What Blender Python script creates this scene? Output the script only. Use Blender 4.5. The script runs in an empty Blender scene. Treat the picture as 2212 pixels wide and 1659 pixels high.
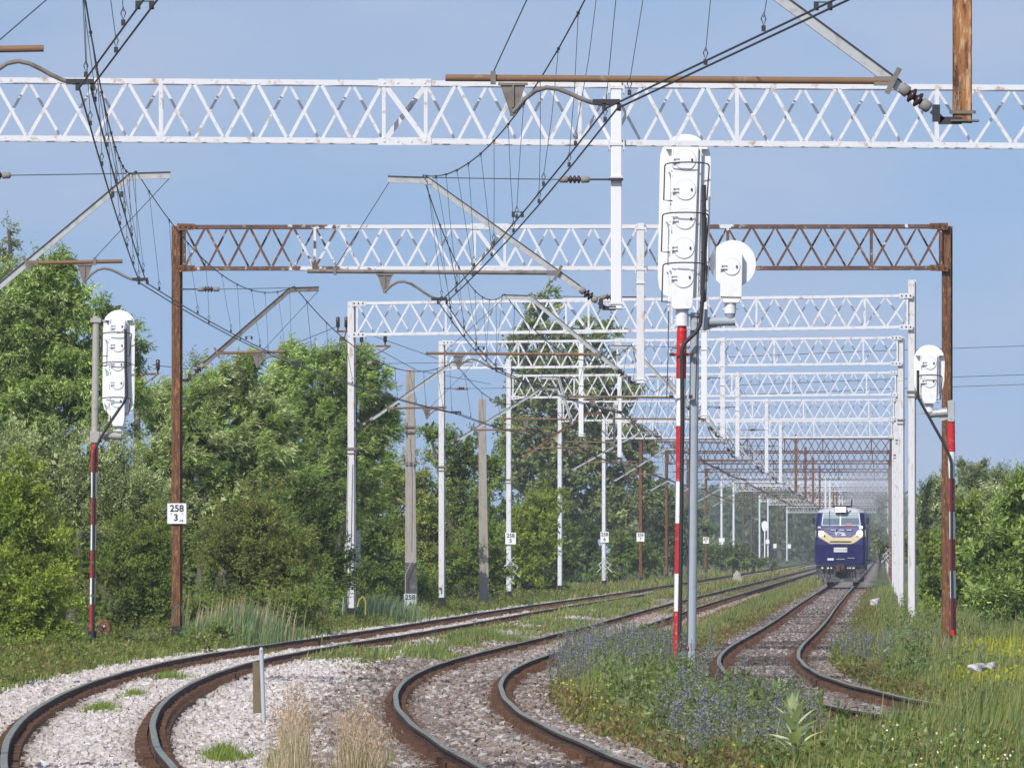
import bpy, math, random
import numpy as np
from mathutils import Vector, Matrix
C = bpy.context.scene.collection
sc = bpy.context.scene
R_ = math.radians
F, HC, YH, CX = 18000.0, 2.12, 1190.0, 1106.0      # focal length in photo pixels, eye height, horizon row, centre column
def P(px, py, Y): return Vector(((px-CX)/F*Y, Y, HC+(YH-py)/F*Y))
def SX(px, Y): return (px-CX)/F*Y
def SZ(py, Y): return HC+(YH-py)/F*Y
# ------------------------------------------------------------------ track alignment (plan curves, metres)
def _r(k, Y, n): return np.maximum(k-Y, 0.0)**n
def xL(Y):
    Y = np.asarray(Y, float); c = [-12.1264, -1.0126, 0.0708, 0.1849, -0.7783, 0.7507, -0.0589, -0.1013, 0.0636]
    return c[0]+0.0446*Y+c[1]*_r(400, Y, 2)/1e4+sum(ci*_r(k, Y, 3)/1e5 for ci, k in zip(c[2:], (105,130,160,200,250,310,400)))
def xM(Y):
    Y = np.asarray(Y, float); c = [-7.9046, -0.17, -0.0522, 0.0236, -0.3382, -0.6001, 0.5662]
    return c[0]+0.0446*Y+sum(ci*_r(k, Y, 2)/1e3 for ci, k in zip(c[1:4], (200,280,360)))+sum(ci*_r(k, Y, 3)/1e5 for ci, k in zip(c[4:], (110,150,200)))
def xR(Y):
    Y = np.asarray(Y, float); c = [-2.6264, 0.0958, -0.0336, 0.0087, 0.0, 0.2245, 0.3755]
    return c[0]+0.0446*Y+sum(ci*_r(k, Y, 2)/1e3 for ci, k in zip(c[1:4], (200,280,360)))+sum(ci*_r(k, Y, 3)/1e5 for ci, k in zip(c[4:], (110,150,200)))
ZL = 0.09
# ------------------------------------------------------------------ mesh helpers
class MB:
    """collects boxes, bars, tubes and plates in world coordinates and links them as one mesh object"""
    def __init__(s): s.v = []; s.f = []; s.m = []; s.sm = []
    def add(s, vs, fs, mi=0, smooth=False):
        o = len(s.v); s.v += [tuple(v) for v in vs]
        for f in fs: s.f.append([o+i for i in f]); s.m.append(mi); s.sm.append(smooth)
    def box(s, c, d, mi=0, rot=None):
        x, y, z = d[0]/2, d[1]/2, d[2]/2
        vs = [Vector(p) for p in ((-x,-y,-z),(x,-y,-z),(x,y,-z),(-x,y,-z),(-x,-y,z),(x,-y,z),(x,y,z),(-x,y,z))]
        if rot is not None: vs = [rot @ v for v in vs]
        c = Vector(c); s.add([v+c for v in vs], ((0,3,2,1),(4,5,6,7),(0,1,5,4),(1,2,6,5),(2,3,7,6),(3,0,4,7)), mi)
    def bar(s, a, b, w, h, mi=0, up=(0,0,1), ends=None):
        a = Vector(a); b = Vector(b); d = (b-a).normalized(); u = Vector(up)
        if abs(d.dot(u)) > .99: u = Vector((0,1,0))
        r = d.cross(u).normalized(); u = r.cross(d)
        w2, h2 = (w, h) if ends is None else ends
        vs = [a-r*w/2-u*h/2, a+r*w/2-u*h/2, a+r*w/2+u*h/2, a-r*w/2+u*h/2,
              b-r*w2/2-u*h2/2, b+r*w2/2-u*h2/2, b+r*w2/2+u*h2/2, b-r*w2/2+u*h2/2]
        s.add(vs, ((0,1,2,3),(7,6,5,4),(0,4,5,1),(1,5,6,2),(2,6,7,3),(3,7,4,0)), mi)
    def angle(s, a, b, w, t, mi=0, flip=1):
        """L-section bar: a vertical and a horizontal flange"""
        a = Vector(a); b = Vector(b)
        s.bar(a, b, t, w, mi)
        o = Vector((0, flip*(w/2+t/2), (w/2-t/2)))
        s.bar(a+o, b+o, w, t, mi)
    def tube(s, pts, r, n=8, mi=0, smooth=True, cap=True):
        pts = [Vector(p) for p in pts]; rs = r if isinstance(r, (list, tuple)) else [r]*len(pts)
        rings = []; ref = None
        for i, p in enumerate(pts):
            d = (pts[min(i+1, len(pts)-1)]-pts[max(i-1, 0)]).normalized()
            if ref is None:
                ref = Vector((0,0,1)) if abs(d.z) < .9 else Vector((0,1,0))
            x = d.cross(ref).normalized(); y = x.cross(d).normalized(); ref = y
            rings.append([p+(x*math.cos(2*math.pi*k/n)+y*math.sin(2*math.pi*k/n))*rs[i] for k in range(n)])
        vs = [v for g in rings for v in g]; fs = []
        for i in range(len(pts)-1):
            for k in range(n):
                fs.append((i*n+k, i*n+(k+1)%n, (i+1)*n+(k+1)%n, (i+1)*n+k))
        s.add(vs, fs, mi, smooth)
        if cap:
            s.add(rings[0], [list(range(n))], mi); s.add(rings[-1], [list(range(n))[::-1]], mi)
    def plate(s, poly, y0, y1, mi=0):
        """polygon in x,z (counter-clockwise seen from -y) given thickness y0..y1"""
        n = len(poly); vs = [(x, y0, z) for x, z in poly]+[(x, y1, z) for x, z in poly]
        s.add(vs, [list(range(n)), list(range(2*n-1, n-1, -1))]+[(i, n+i, n+(i+1)%n, (i+1)%n) for i in range(n)], mi)
    def build(s, name, mats, parent=None, bevel=0.0, label=None):
        me = bpy.data.meshes.new(name); off = root_loc(parent)
        me.from_pydata([(x-off[0], y-off[1], z-off[2]) for x, y, z in s.v], [], s.f)
        for m in (mats if isinstance(mats, (list, tuple)) else [mats]): me.materials.append(m)
        me.polygons.foreach_set('material_index', s.m); me.polygons.foreach_set('use_smooth', s.sm)
        me.update()
        o = bpy.data.objects.new(name, me); C.objects.link(o)
        if parent is not None: o.parent = parent
        if bevel:
            b = o.modifiers.new('bevel', 'BEVEL'); b.width = bevel; b.segments = 2; b.limit_method = 'ANGLE'
        if label: o['label'] = label
        return o
def root_loc(parent):
    l = Vector((0,0,0))
    while parent is not None: l = l+parent.location; parent = parent.parent
    return l
def thing(name, label, cat, loc=(0,0,0), group=None):
    o = bpy.data.objects.new(name, None); C.objects.link(o); o.location = loc; o.empty_display_size = .2
    return tag(o, label, cat, group)
def tag(o, label, cat, group=None, kind=None):
    if label: o['label'] = label
    if cat: o['category'] = cat
    if group: o['group'] = group
    if kind: o['kind'] = kind
    return o
def bulk(name, V, Fq, mat, col=None, parent=None, smooth=False):
    """numpy mesh: V (n,3), Fq (m,k), optional per-vertex colour"""
    V = np.asarray(V, np.float32); Fq = np.asarray(Fq, np.int32); off = np.array(root_loc(parent), np.float32)
    me = bpy.data.meshes.new(name); n, (m, k) = len(V), Fq.shape
    me.vertices.add(n); me.vertices.foreach_set('co', (V-off).ravel())
    me.loops.add(m*k); me.loops.foreach_set('vertex_index', Fq.ravel())
    me.polygons.add(m); me.polygons.foreach_set('loop_start', np.arange(0, m*k, k, dtype=np.int32))
    me.polygons.foreach_set('use_smooth', np.full(m, smooth, bool))
    if col is not None:
        a = me.color_attributes.new('Col', 'FLOAT_COLOR', 'POINT')
        a.data.foreach_set('color', np.concatenate([np.asarray(col, np.float32), np.ones((n,1), np.float32)], 1).ravel())
    me.materials.append(mat); me.update(calc_edges=True)
    o = bpy.data.objects.new(name, me); C.objects.link(o)
    if parent is not None: o.parent = parent
    return o
# ------------------------------------------------------------------ materials
def nn(nt, t, **kw):
    n = nt.nodes.new(t)
    for k, v in kw.items():
        if k.startswith('i_'): n.inputs[int(k[2:]) if k[2:].isdigit() else k[2:].replace('_', ' ')].default_value = v
        else: setattr(n, k, v)
    return n
def c4(c): return (c[0], c[1], c[2], 1)
def mat(name, base, rough=.6, metal=0.0, second=None, scale=8, lo=.5, hi=.65, stretch=(1,1,1), var=.15, vscale=3, bump=0, third=None, spec=.4):
    """painted or weathered surface: base tone with soft variation, patches of a second (and third) tone from noise"""
    m = bpy.data.materials.new(name); m.use_nodes = True; nt = m.node_tree; nt.nodes.clear(); L = nt.links.new
    out = nn(nt, 'ShaderNodeOutputMaterial'); b = nn(nt, 'ShaderNodeBsdfPrincipled')
    b.inputs['Roughness'].default_value = rough; b.inputs['Metallic'].default_value = metal
    b.inputs['Specular IOR Level'].default_value = spec
    L(b.outputs[0], out.inputs[0])
    geo = nn(nt, 'ShaderNodeNewGeometry'); mp = nn(nt, 'ShaderNodeMapping'); mp.inputs['Scale'].default_value = stretch
    L(geo.outputs['Position'], mp.inputs[0])
    n1 = nn(nt, 'ShaderNodeTexNoise'); n1.inputs['Scale'].default_value = vscale; n1.inputs['Detail'].default_value = 4
    L(mp.outputs[0], n1.inputs[0])
    mx = nn(nt, 'ShaderNodeMix', data_type='RGBA')
    mx.inputs['A'].default_value = c4([x*(1-var) for x in base]); mx.inputs['B'].default_value = c4([min(1, x*(1+var)) for x in base])
    L(n1.outputs[0], mx.inputs['Factor']); col = mx.outputs['Result']
    for tone, sc_, l_, h_, w in ((second, scale, lo, hi, 0), (third, scale*2.7, lo+.06, hi+.06, 5)):
        if tone is None: continue
        n2 = nn(nt, 'ShaderNodeTexNoise', noise_dimensions='4D'); n2.inputs['W'].default_value = w
        n2.inputs['Scale'].default_value = sc_; n2.inputs['Detail'].default_value = 6; n2.inputs['Roughness'].default_value = .65
        L(mp.outputs[0], n2.inputs[0])
        r = nn(nt, 'ShaderNodeMapRange'); r.inputs['From Min'].default_value = l_; r.inputs['From Max'].default_value = h_
        L(n2.outputs[0], r.inputs[0])
        m2 = nn(nt, 'ShaderNodeMix', data_type='RGBA'); m2.inputs['B'].default_value = c4(tone)
        L(col, m2.inputs['A']); L(r.outputs[0], m2.inputs['Factor']); col = m2.outputs['Result']
    L(col, b.inputs['Base Color'])
    if bump:
        bp = nn(nt, 'ShaderNodeBump'); bp.inputs['Strength'].default_value = bump; bp.inputs['Distance'].default_value = .01
        L(n1.outputs[0], bp.inputs['Height']); L(bp.outputs[0], b.inputs['Normal'])
    return m
def leafmat(name, trans=.35, back=1.25, rough=.55, spec=.25):
    """foliage coloured leaf by leaf from the mesh colour; the underside of a leaf is paler"""
    m = bpy.data.materials.new(name); m.use_nodes = True; nt = m.node_tree; nt.nodes.clear(); L = nt.links.new
    out = nn(nt, 'ShaderNodeOutputMaterial'); at = nn(nt, 'ShaderNodeVertexColor', layer_name='Col')
    geo = nn(nt, 'ShaderNodeNewGeometry'); mul = nn(nt, 'ShaderNodeMix', data_type='RGBA', blend_type='MULTIPLY')
    mul.inputs['B'].default_value = (back, back*.98, back*1.1, 1); mul.clamp_result = False
    L(geo.outputs['Backfacing'], mul.inputs['Factor']); L(at.outputs[0], mul.inputs['A'])
    p = nn(nt, 'ShaderNodeBsdfPrincipled'); p.inputs['Roughness'].default_value = rough; p.inputs['Specular IOR Level'].default_value = spec
    L(mul.outputs['Result'], p.inputs['Base Color'])
    t = nn(nt, 'ShaderNodeBsdfTranslucent')
    g = nn(nt, 'ShaderNodeMix', data_type='RGBA', blend_type='MULTIPLY'); g.inputs['Factor'].default_value = 1; g.inputs['B'].default_value = (1.25, 1.35, .6, 1); g.clamp_result = False
    L(mul.outputs['Result'], g.inputs['A']); L(g.outputs['Result'], t.inputs[0])
    s = nn(nt, 'ShaderNodeMixShader'); s.inputs[0].default_value = trans
    L(p.outputs[0], s.inputs[1]); L(t.outputs[0], s.inputs[2]); L(s.outputs[0], out.inputs[0])
    return m
def colmat(name, rough=.9, spec=.2):
    m = bpy.data.materials.new(name); m.use_nodes = True; nt = m.node_tree; b = nt.nodes['Principled BSDF']
    at = nn(nt, 'ShaderNodeVertexColor', layer_name='Col'); nt.links.new(at.outputs[0], b.inputs['Base Color'])
    b.inputs['Roughness'].default_value = rough; b.inputs['Specular IOR Level'].default_value = spec
    return m
def emit(name, col, s):
    m = bpy.data.materials.new(name); m.use_nodes = True; nt = m.node_tree; b = nt.nodes['Principled BSDF']
    b.inputs['Base Color'].default_value = c4(col); b.inputs['Emission Color'].default_value = c4(col); b.inputs['Emission Strength'].default_value = s
    return m
RUST = (.19, .075, .032); RUSTD = (.075, .032, .018); RUSTL = (.36, .15, .05)
M = dict(
 white=mat('white_paint_flecked', (.66,.67,.71), .55, second=(.38,.24,.15), scale=6, lo=.545, hi=.70, var=.07, vscale=5, third=(.22,.11,.07)),
 white2=mat('white_paint_worn', (.64,.64,.66), .6, second=(.46,.28,.17), scale=3.2, lo=.55, hi=.72, stretch=(2.5,2.5,.6), var=.06, vscale=6, third=(.30,.13,.05)),
 whiteclean=mat('white_paint_fresh', (.72,.73,.77), .5, var=.04, second=(.50,.46,.42), scale=4, lo=.66, hi=.8),
 rust=mat('brown_rust', RUST, .85, second=RUSTD, scale=5, lo=.45, hi=.62, var=.2, third=(.33,.20,.14), bump=.2),
 rustpole=mat('streaked_rust', (.150,.068,.036), .85, second=RUSTD, scale=5, lo=.47, hi=.6, stretch=(3,3,.5), var=.25, third=(.40,.19,.07), bump=.2),
 rustorange=mat('orange_rust_streaks', (.34,.15,.055), .85, second=(.075,.03,.02), scale=2.2, lo=.44, hi=.56, stretch=(4,4,.8), var=.35, third=(.50,.33,.19), bump=.2),
 rusttrim=mat('half_painted_rust', (.20,.10,.07), .8, second=(.72,.72,.74), scale=2.2, lo=.48, hi=.6, var=.2, third=(.10,.05,.035)),
 rustfar=mat('dark_brown_rust', (.105,.058,.044), .85, second=(.05,.03,.025), scale=4, var=.2, third=(.2,.13,.11)),
 galv=mat('galvanised_steel', (.47,.49,.50), .5, .35, second=(.33,.34,.35), scale=9, var=.12, vscale=12),
 galvold=mat('dull_grey_brown_steel', (.19,.17,.155), .7, .1, second=(.11,.08,.065), scale=6, var=.2),
 pipe=mat('brown_pipe', (.20,.115,.065), .75, second=(.36,.35,.33), scale=2, lo=.58, hi=.7, var=.2),
 dark=mat('dark_fitting', (.035,.035,.04), .6, var=.2),
 wire=mat('bronze_wire', (.045,.05,.055), .55, .2, var=.15),
 dropper=mat('green_copper_wire', (.06,.085,.085), .6, .1, var=.2),
 porcelain=mat('dark_red_porcelain', (.045,.022,.024), .2, var=.15),
 cap=mat('grey_insulator_cap', (.23,.225,.215), .7, var=.15),
 tar=mat('black_tar_paint', (.018,.018,.02), .7, second=(.09,.085,.08), scale=6, lo=.6, hi=.72, var=.3),
 red=mat('red_paint', (.52,.018,.022), .4, second=(.33,.03,.028), scale=5, var=.16, third=(.55,.30,.26)),
 bandwhite=mat('white_band_paint', (.76,.77,.79), .5, var=.05, second=(.50,.48,.45), scale=5, lo=.58, hi=.72),
 signal=mat('signal_white', (.79,.80,.83), .42, var=.03, second=(.66,.66,.66), scale=3, lo=.58, hi=.75),
 signalgrey=mat('pole_grey_paint', (.36,.40,.45), .45, second=(.30,.34,.38), scale=3, var=.06),
 concpole=mat('old_grey_pole', (.38,.36,.34), .8, second=(.25,.2,.16), scale=8, lo=.55, hi=.7, var=.12),
 cable=mat('black_rubber_cable', (.028,.028,.032), .55, second=(.30,.30,.31), scale=9, lo=.68, hi=.74, var=.2),
 concrete=mat('weathered_concrete', (.33,.30,.265), .9, second=(.22,.20,.18), scale=3, stretch=(2,2,.5), var=.12, bump=.3),
 concretepatch=mat('tarred_concrete', (.075,.072,.07), .85, second=(.2,.19,.18), scale=3, var=.2),
 plate=mat('white_plate', (.78,.79,.81), .5, var=.05, second=(.60,.58,.54), scale=9, lo=.62, hi=.75),
 plateblue=mat('pale_blue_grey_plate', (.50,.55,.60), .6, second=(.35,.39,.42), scale=4, var=.08),
 ink=mat('black_lettering', (.015,.015,.018), .6, var=.1),
 brownboard=mat('brown_board', (.155,.125,.07), .7, second=(.11,.09,.055), scale=4, var=.1),
 greypost=mat('light_grey_post', (.42,.46,.50), .5, var=.08),
 railside=mat('rusty_rail_side', (.075,.042,.028), .9, second=(.15,.075,.042), scale=5, stretch=(1,.35,2), var=.35),
 railtop=mat('polished_rail_head', (.25,.265,.235), .55, .15, second=(.15,.16,.125), scale=3, stretch=(8,.35,1), var=.25, lo=.42, hi=.7, spec=.22),
 fasten=mat('rusty_fastening', (.095,.050,.032), .95, second=(.17,.085,.045), scale=6, var=.35),
 sleeper=mat('dusty_sleeper', (.085,.06,.045), .95, second=(.17,.14,.12), scale=5, var=.3),
 bark=mat('grey_bark', (.11,.095,.075), .95, second=(.06,.05,.04), scale=6, stretch=(1,1,.3), var=.25, bump=.5),
 rubble=mat('white_rubble', (.50,.49,.48), .9, second=(.22,.21,.20), scale=6, var=.15, bump=.5),
 yellow=mat('yellow_hose', (.48,.36,.05), .6, var=.15),
 greencable=mat('green_cable', (.035,.13,.11), .6, var=.15),
 leaf=leafmat('leaf', .42, 1.45), leafpale=leafmat('leaf_pale_underside', .36, 2.4), grass=leafmat('grass_blade', .3, 1.0, .6),
 petal=leafmat('petal', .3, 1.0, .8, .1), stone=colmat('ballast_stone'),
)

def halfpaint(name):
    """rusty beam that still carries white paint along its middle"""
    m = mat(name, (.13,.072,.055), .8, second=(.07,.042,.033), scale=3, lo=.5, hi=.65, var=.25, third=(.45,.38,.34)); nt = m.node_tree; L = nt.links.new
    b = [n for n in nt.nodes if n.type == 'BSDF_PRINCIPLED'][0]; src = b.inputs['Base Color'].links[0].from_socket
    geo = nn(nt, 'ShaderNodeNewGeometry'); sp = nn(nt, 'ShaderNodeSeparateXYZ'); L(geo.outputs['Position'], sp.inputs[0])
    no = nn(nt, 'ShaderNodeTexNoise'); no.inputs['Scale'].default_value = 1.6; no.inputs['Detail'].default_value = 5; L(geo.outputs['Position'], no.inputs[0])
    ad = nn(nt, 'ShaderNodeMath', operation='MULTIPLY_ADD'); ad.inputs[1].default_value = 5.0; L(no.outputs[0], ad.inputs[0]); L(sp.outputs[0], ad.inputs[2])
    r1 = nn(nt, 'ShaderNodeMapRange'); r1.inputs['From Min'].default_value = -3.2; r1.inputs['From Max'].default_value = .2; L(ad.outputs[0], r1.inputs[0])
    r2 = nn(nt, 'ShaderNodeMapRange'); r2.inputs['From Min'].default_value = 6.9; r2.inputs['From Max'].default_value = 6.2; L(ad.outputs[0], r2.inputs[0])
    mu = nn(nt, 'ShaderNodeMath', operation='MULTIPLY'); L(r1.outputs[0], mu.inputs[0]); L(r2.outputs[0], mu.inputs[1])
    n2 = nn(nt, 'ShaderNodeTexNoise'); n2.inputs['Scale'].default_value = 6; n2.inputs['Detail'].default_value = 6; L(geo.outputs['Position'], n2.inputs[0])
    gr = nn(nt, 'ShaderNodeMath', operation='MULTIPLY_ADD'); gr.inputs[1].default_value = -2.2; gr.inputs[2].default_value = 1.62; L(n2.outputs[0], gr.inputs[0])
    a2 = nn(nt, 'ShaderNodeMath', operation='ADD'); L(mu.outputs[0], a2.inputs[0]); L(gr.outputs[0], a2.inputs[1])
    r3 = nn(nt, 'ShaderNodeMapRange'); r3.inputs['From Min'].default_value = .85; r3.inputs['From Max'].default_value = 1.05; L(a2.outputs[0], r3.inputs[0])
    mx = nn(nt, 'ShaderNodeMix', data_type='RGBA'); mx.inputs['B'].default_value = (.64, .64, .67, 1); L(src, mx.inputs['A']); L(r3.outputs[0], mx.inputs['Factor']); L(mx.outputs['Result'], b.inputs['Base Color'])
    return m
M['rusttrim'] = halfpaint('half_painted_rust_beam')
# ------------------------------------------------------------------ camera, sun, sky
cam = bpy.data.cameras.new('camera'); co = bpy.data.objects.new('camera', cam); C.objects.link(co)
co.location = (0, 0, HC); co.rotation_euler = (R_(90), 0, 0)
cam.sensor_width = 36; cam.lens = 36*F/2212; cam.shift_y = (YH-829.5)/2212; cam.clip_start = 1; cam.clip_end = 20000
sc.camera = co
SUN_EL, SUN_AZ = 41.0, 27.0          # behind the camera and to its left
sv = Vector((-math.sin(R_(SUN_AZ))*math.cos(R_(SUN_EL)), -math.cos(R_(SUN_AZ))*math.cos(R_(SUN_EL)), math.sin(R_(SUN_EL))))
sl = bpy.data.lights.new('sun', 'SUN'); sl.energy = 3.9; sl.angle = R_(.5); sl.color = (1, .955, .88)
so = bpy.data.objects.new('sun', sl); C.objects.link(so); so.rotation_euler = sv.to_track_quat('Z', 'Y').to_euler(); so.location = (-30, -40, 60)
w = bpy.data.worlds.new('World'); sc.world = w; w.use_nodes = True; nt = w.node_tree; L = nt.links.new
bg = nt.nodes['Background']; bg.inputs[1].default_value = SKY_STRENGTH = 0.15
sky = nn(nt, 'ShaderNodeTexSky', sky_type='NISHITA', sun_disc=False); sky.sun_elevation = R_(SUN_EL)
sky.sun_rotation = R_(180+SUN_AZ); sky.air_density = 1.0; sky.dust_density = .6; sky.ozone_density = 2.2; sky.altitude = 100
tc = nn(nt, 'ShaderNodeTexCoord'); sp = nn(nt, 'ShaderNodeSeparateXYZ'); L(tc.outputs['Generated'], sp.inputs[0])
ab = nn(nt, 'ShaderNodeMath', operation='ABSOLUTE'); L(sp.outputs[2], ab.inputs[0])
ml = nn(nt, 'ShaderNodeMath', operation='MULTIPLY_ADD'); L(ab.outputs[0], ml.inputs[0]); ml.inputs[1].default_value = .35; ml.inputs[2].default_value = .30
cb = nn(nt, 'ShaderNodeCombineXYZ'); L(sp.outputs[0], cb.inputs[0]); L(sp.outputs[1], cb.inputs[1]); L(ml.outputs[0], cb.inputs[2])
nm = nn(nt, 'ShaderNodeVectorMath', operation='NORMALIZE'); L(cb.outputs[0], nm.inputs[0]); L(nm.outputs[0], sky.inputs[0])
# thin high cloud veils, placed by direction in the sky
mp = nn(nt, 'ShaderNodeMapping'); mp.inputs['Scale'].default_value = (9, 9, 26); L(tc.outputs['Generated'], mp.inputs[0])
cn = nn(nt, 'ShaderNodeTexNoise'); cn.inputs['Scale'].default_value = 1.6; cn.inputs['Detail'].default_value = 5; cn.inputs['Roughness'].default_value = .5
L(mp.outputs[0], cn.inputs[0])
cr = nn(nt, 'ShaderNodeMapRange'); cr.inputs['From Min'].default_value = .40; cr.inputs['From Max'].default_value = .72; cr.inputs['To Max'].default_value = .45
L(cn.outputs[0], cr.inputs[0])
cm = nn(nt, 'ShaderNodeMix', data_type='RGBA'); cm.inputs['B'].default_value = (3.5, 3.75, 4.75, 1); cm.clamp_factor = True
L(sky.outputs[0], cm.inputs['A']); L(cr.outputs[0], cm.inputs['Factor'])
tint = nn(nt, 'ShaderNodeMix', data_type='RGBA', blend_type='MULTIPLY'); tint.inputs['Factor'].default_value = 1; tint.inputs['B'].default_value = (1.13, 1.02, .935, 1); tint.clamp_result = False
L(cm.outputs['Result'], tint.inputs['A']); L(tint.outputs['Result'], bg.inputs[0])
sc.view_settings.view_transform = 'Standard'; sc.view_settings.look = 'None'; sc.view_settings.exposure = 0.12; sc.view_settings.gamma = 1
try:
    sc.cycles.use_denoising = True; sc.cycles.max_bounces = 6; sc.cycles.transparent_max_bounces = 8; sc.cycles.volume_bounces = 0
    sc.cycles.caustics_reflective = False; sc.cycles.caustics_refractive = False
except Exception: pass
# ------------------------------------------------------------------ value noise used for scattering
_rg = np.random.default_rng(7); _tab = _rg.random((256, 256))
def vnoise(x, y, s=1.0, seed=0):
    x = np.asarray(x, float)/s+seed*17.3+1000; y = np.asarray(y, float)/s+seed*31.7+1000
    xi = np.floor(x).astype(int); yi = np.floor(y).astype(int); fx = x-xi; fy = y-yi; fx = fx*fx*(3-2*fx); fy = fy*fy*(3-2*fy)
    g = lambda a, b: _tab[a & 255, b & 255]
    return (g(xi, yi)*(1-fx)+g(xi+1, yi)*fx)*(1-fy)+(g(xi, yi+1)*(1-fx)+g(xi+1, yi+1)*fx)*fy
def sst(a, b, x): t = np.clip((np.asarray(x, float)-a)/(b-a), 0, 1); return t*t*(3-2*t)
# ------------------------------------------------------------------ ground
def gz(X, Y):
    X = np.asarray(X, float); Y = np.asarray(Y, float)
    ul, um, ur = X-xL(Y), X-xM(Y), X-xR(Y)
    z = np.full(np.broadcast(X, Y).shape, -.28)
    left = -.11+.05*sst(1.7, 3.6, -ul)-.10*sst(8, 16, -ul)
    z = np.where(ul < 0, left, z)
    lm = (um < 0) & (ul >= 0); t = np.clip(ul/np.maximum(ul-um, .1), 0, 1)
    z = np.where(lm, -.11-.09*t-.13*np.sin(np.pi*t)**2*sst(160, 100, Y)+.10*np.sin(np.pi*t)**2*sst(110, 200, Y), z)
    mr = (um >= 0) & (ur < 0); t2 = np.clip(um/np.maximum(um-ur, .1), 0, 1)
    z = np.where(mr, -.2-.1*np.sin(np.pi*t2)**2, z)
    z = np.where(ur >= 0, -.2-.12*sst(1.3, 2.6, ur)+.10*sst(3, 7, ur), z)
    z = z+.15*np.exp(-((X+3.1)/1.0)**2-((Y-158)/10)**2)      # heap of spare ballast
    return z+.05*(vnoise(X, Y, 2.2, 3)-.5)
ofs = np.concatenate([[-900,-500,-250,-120,-60,-35,-24,-18], np.arange(-14, 16.01, .35), [18,22,28,36,50,80,140,260,500,900]])
Ys = np.concatenate([[-300,-150,-60,-20,10,35,55], np.arange(66, 210, 1.0), np.arange(210, 520, 2.5), np.arange(520, 1500, 12), [1600,1800,2100,2600,3300,4500,7000]])
YY, OO = np.meshgrid(Ys, ofs, indexing='ij'); XX = xM(np.maximum(YY, 60))+OO
XX = np.where(YY < 60, xM(60)+OO, XX); ZZ = gz(XX, np.maximum(YY, 60))
def ground_col(X, Y):
    ul, um, ur = X-xL(Y), X-xM(Y), X-xR(Y); n = vnoise(X, Y, 1.3, 1); n2 = vnoise(X, Y, .35, 2)
    far = sst(240, 420, Y); soil = np.stack([.075+.03*n, .075+.03*n+.02*far, .035+.01*n], -1)
    white = np.stack([.40+.1*n2, .36+.1*n2, .345+.1*n2], -1); brown = np.stack([.17+.07*n2, .125+.06*n2, .10+.05*n2], -1)
    grey = np.stack([.19+.06*n2, .16+.05*n2, .145+.05*n2], -1)
    c = soil
    a = ((ul > -2.3+.6*(n-.5)+.7*far) & (um < -1.9+.9*(n-.5)) & ((far < .3) | (np.abs(ul) < 1.5)))[..., None]; c = np.where(a, white, c)
    a = ((um >= -1.9+.9*(n-.5)+.5*far) & (um < 1.7+.5*(n-.5)-.3*far))[..., None]; c = np.where(a, brown, c)
    a = ((np.abs(ur) < 1.75+.6*(n-.5)))[..., None]; c = np.where(a, grey, c)
    rail = np.minimum.reduce([np.abs(np.abs(u)-.795) for u in (ul, um, ur)])
    k = (.75*(1-sst(.12, .42, rail)))[..., None]
    return c*(1-k)+np.array([.085, .05, .034])*k
ny, nx = XX.shape; idx = np.arange(ny*nx).reshape(ny, nx)
FQ = np.stack([idx[:-1,:-1], idx[:-1,1:], idx[1:,1:], idx[1:,:-1]], -1).reshape(-1, 4)
gm = colmat('gravel_and_soil', .95)
g = bulk('ground', np.stack([XX, YY, ZZ], -1).reshape(-1, 3), FQ, gm, ground_col(XX, np.maximum(YY, 60)).reshape(-1, 3), smooth=True)
tag(g, None, None, kind='structure')
# ------------------------------------------------------------------ tracks
PROF = [(-.0365,-.004),(-.030,0),(.030,0),(.0365,-.004),(.0365,-.032),(.010,-.046),(.010,-.145),(.075,-.163),(.075,-.18),(-.075,-.18),(-.075,-.163),(-.010,-.145),(-.010,-.046),(-.0365,-.032)]
def boxes_np(cx, cy, cz, dx, dy, dz):
    """many axis-aligned boxes at once"""
    s = np.array([[-1,-1,-1],[1,-1,-1],[1,1,-1],[-1,1,-1],[-1,-1,1],[1,-1,1],[1,1,1],[-1,1,1]])/2
    n = len(cx); V = np.stack([cx, cy, cz], -1)[:, None, :]+s[None]*np.stack([dx, dy, dz], -1)[:, None, :]
    q = np.array([[0,3,2,1],[4,5,6,7],[0,1,5,4],[1,2,6,5],[2,3,7,6],[3,0,4,7]])
    return V.reshape(-1, 3), (np.arange(n)[:, None, None]*8+q[None]).reshape(-1, 4)
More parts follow.
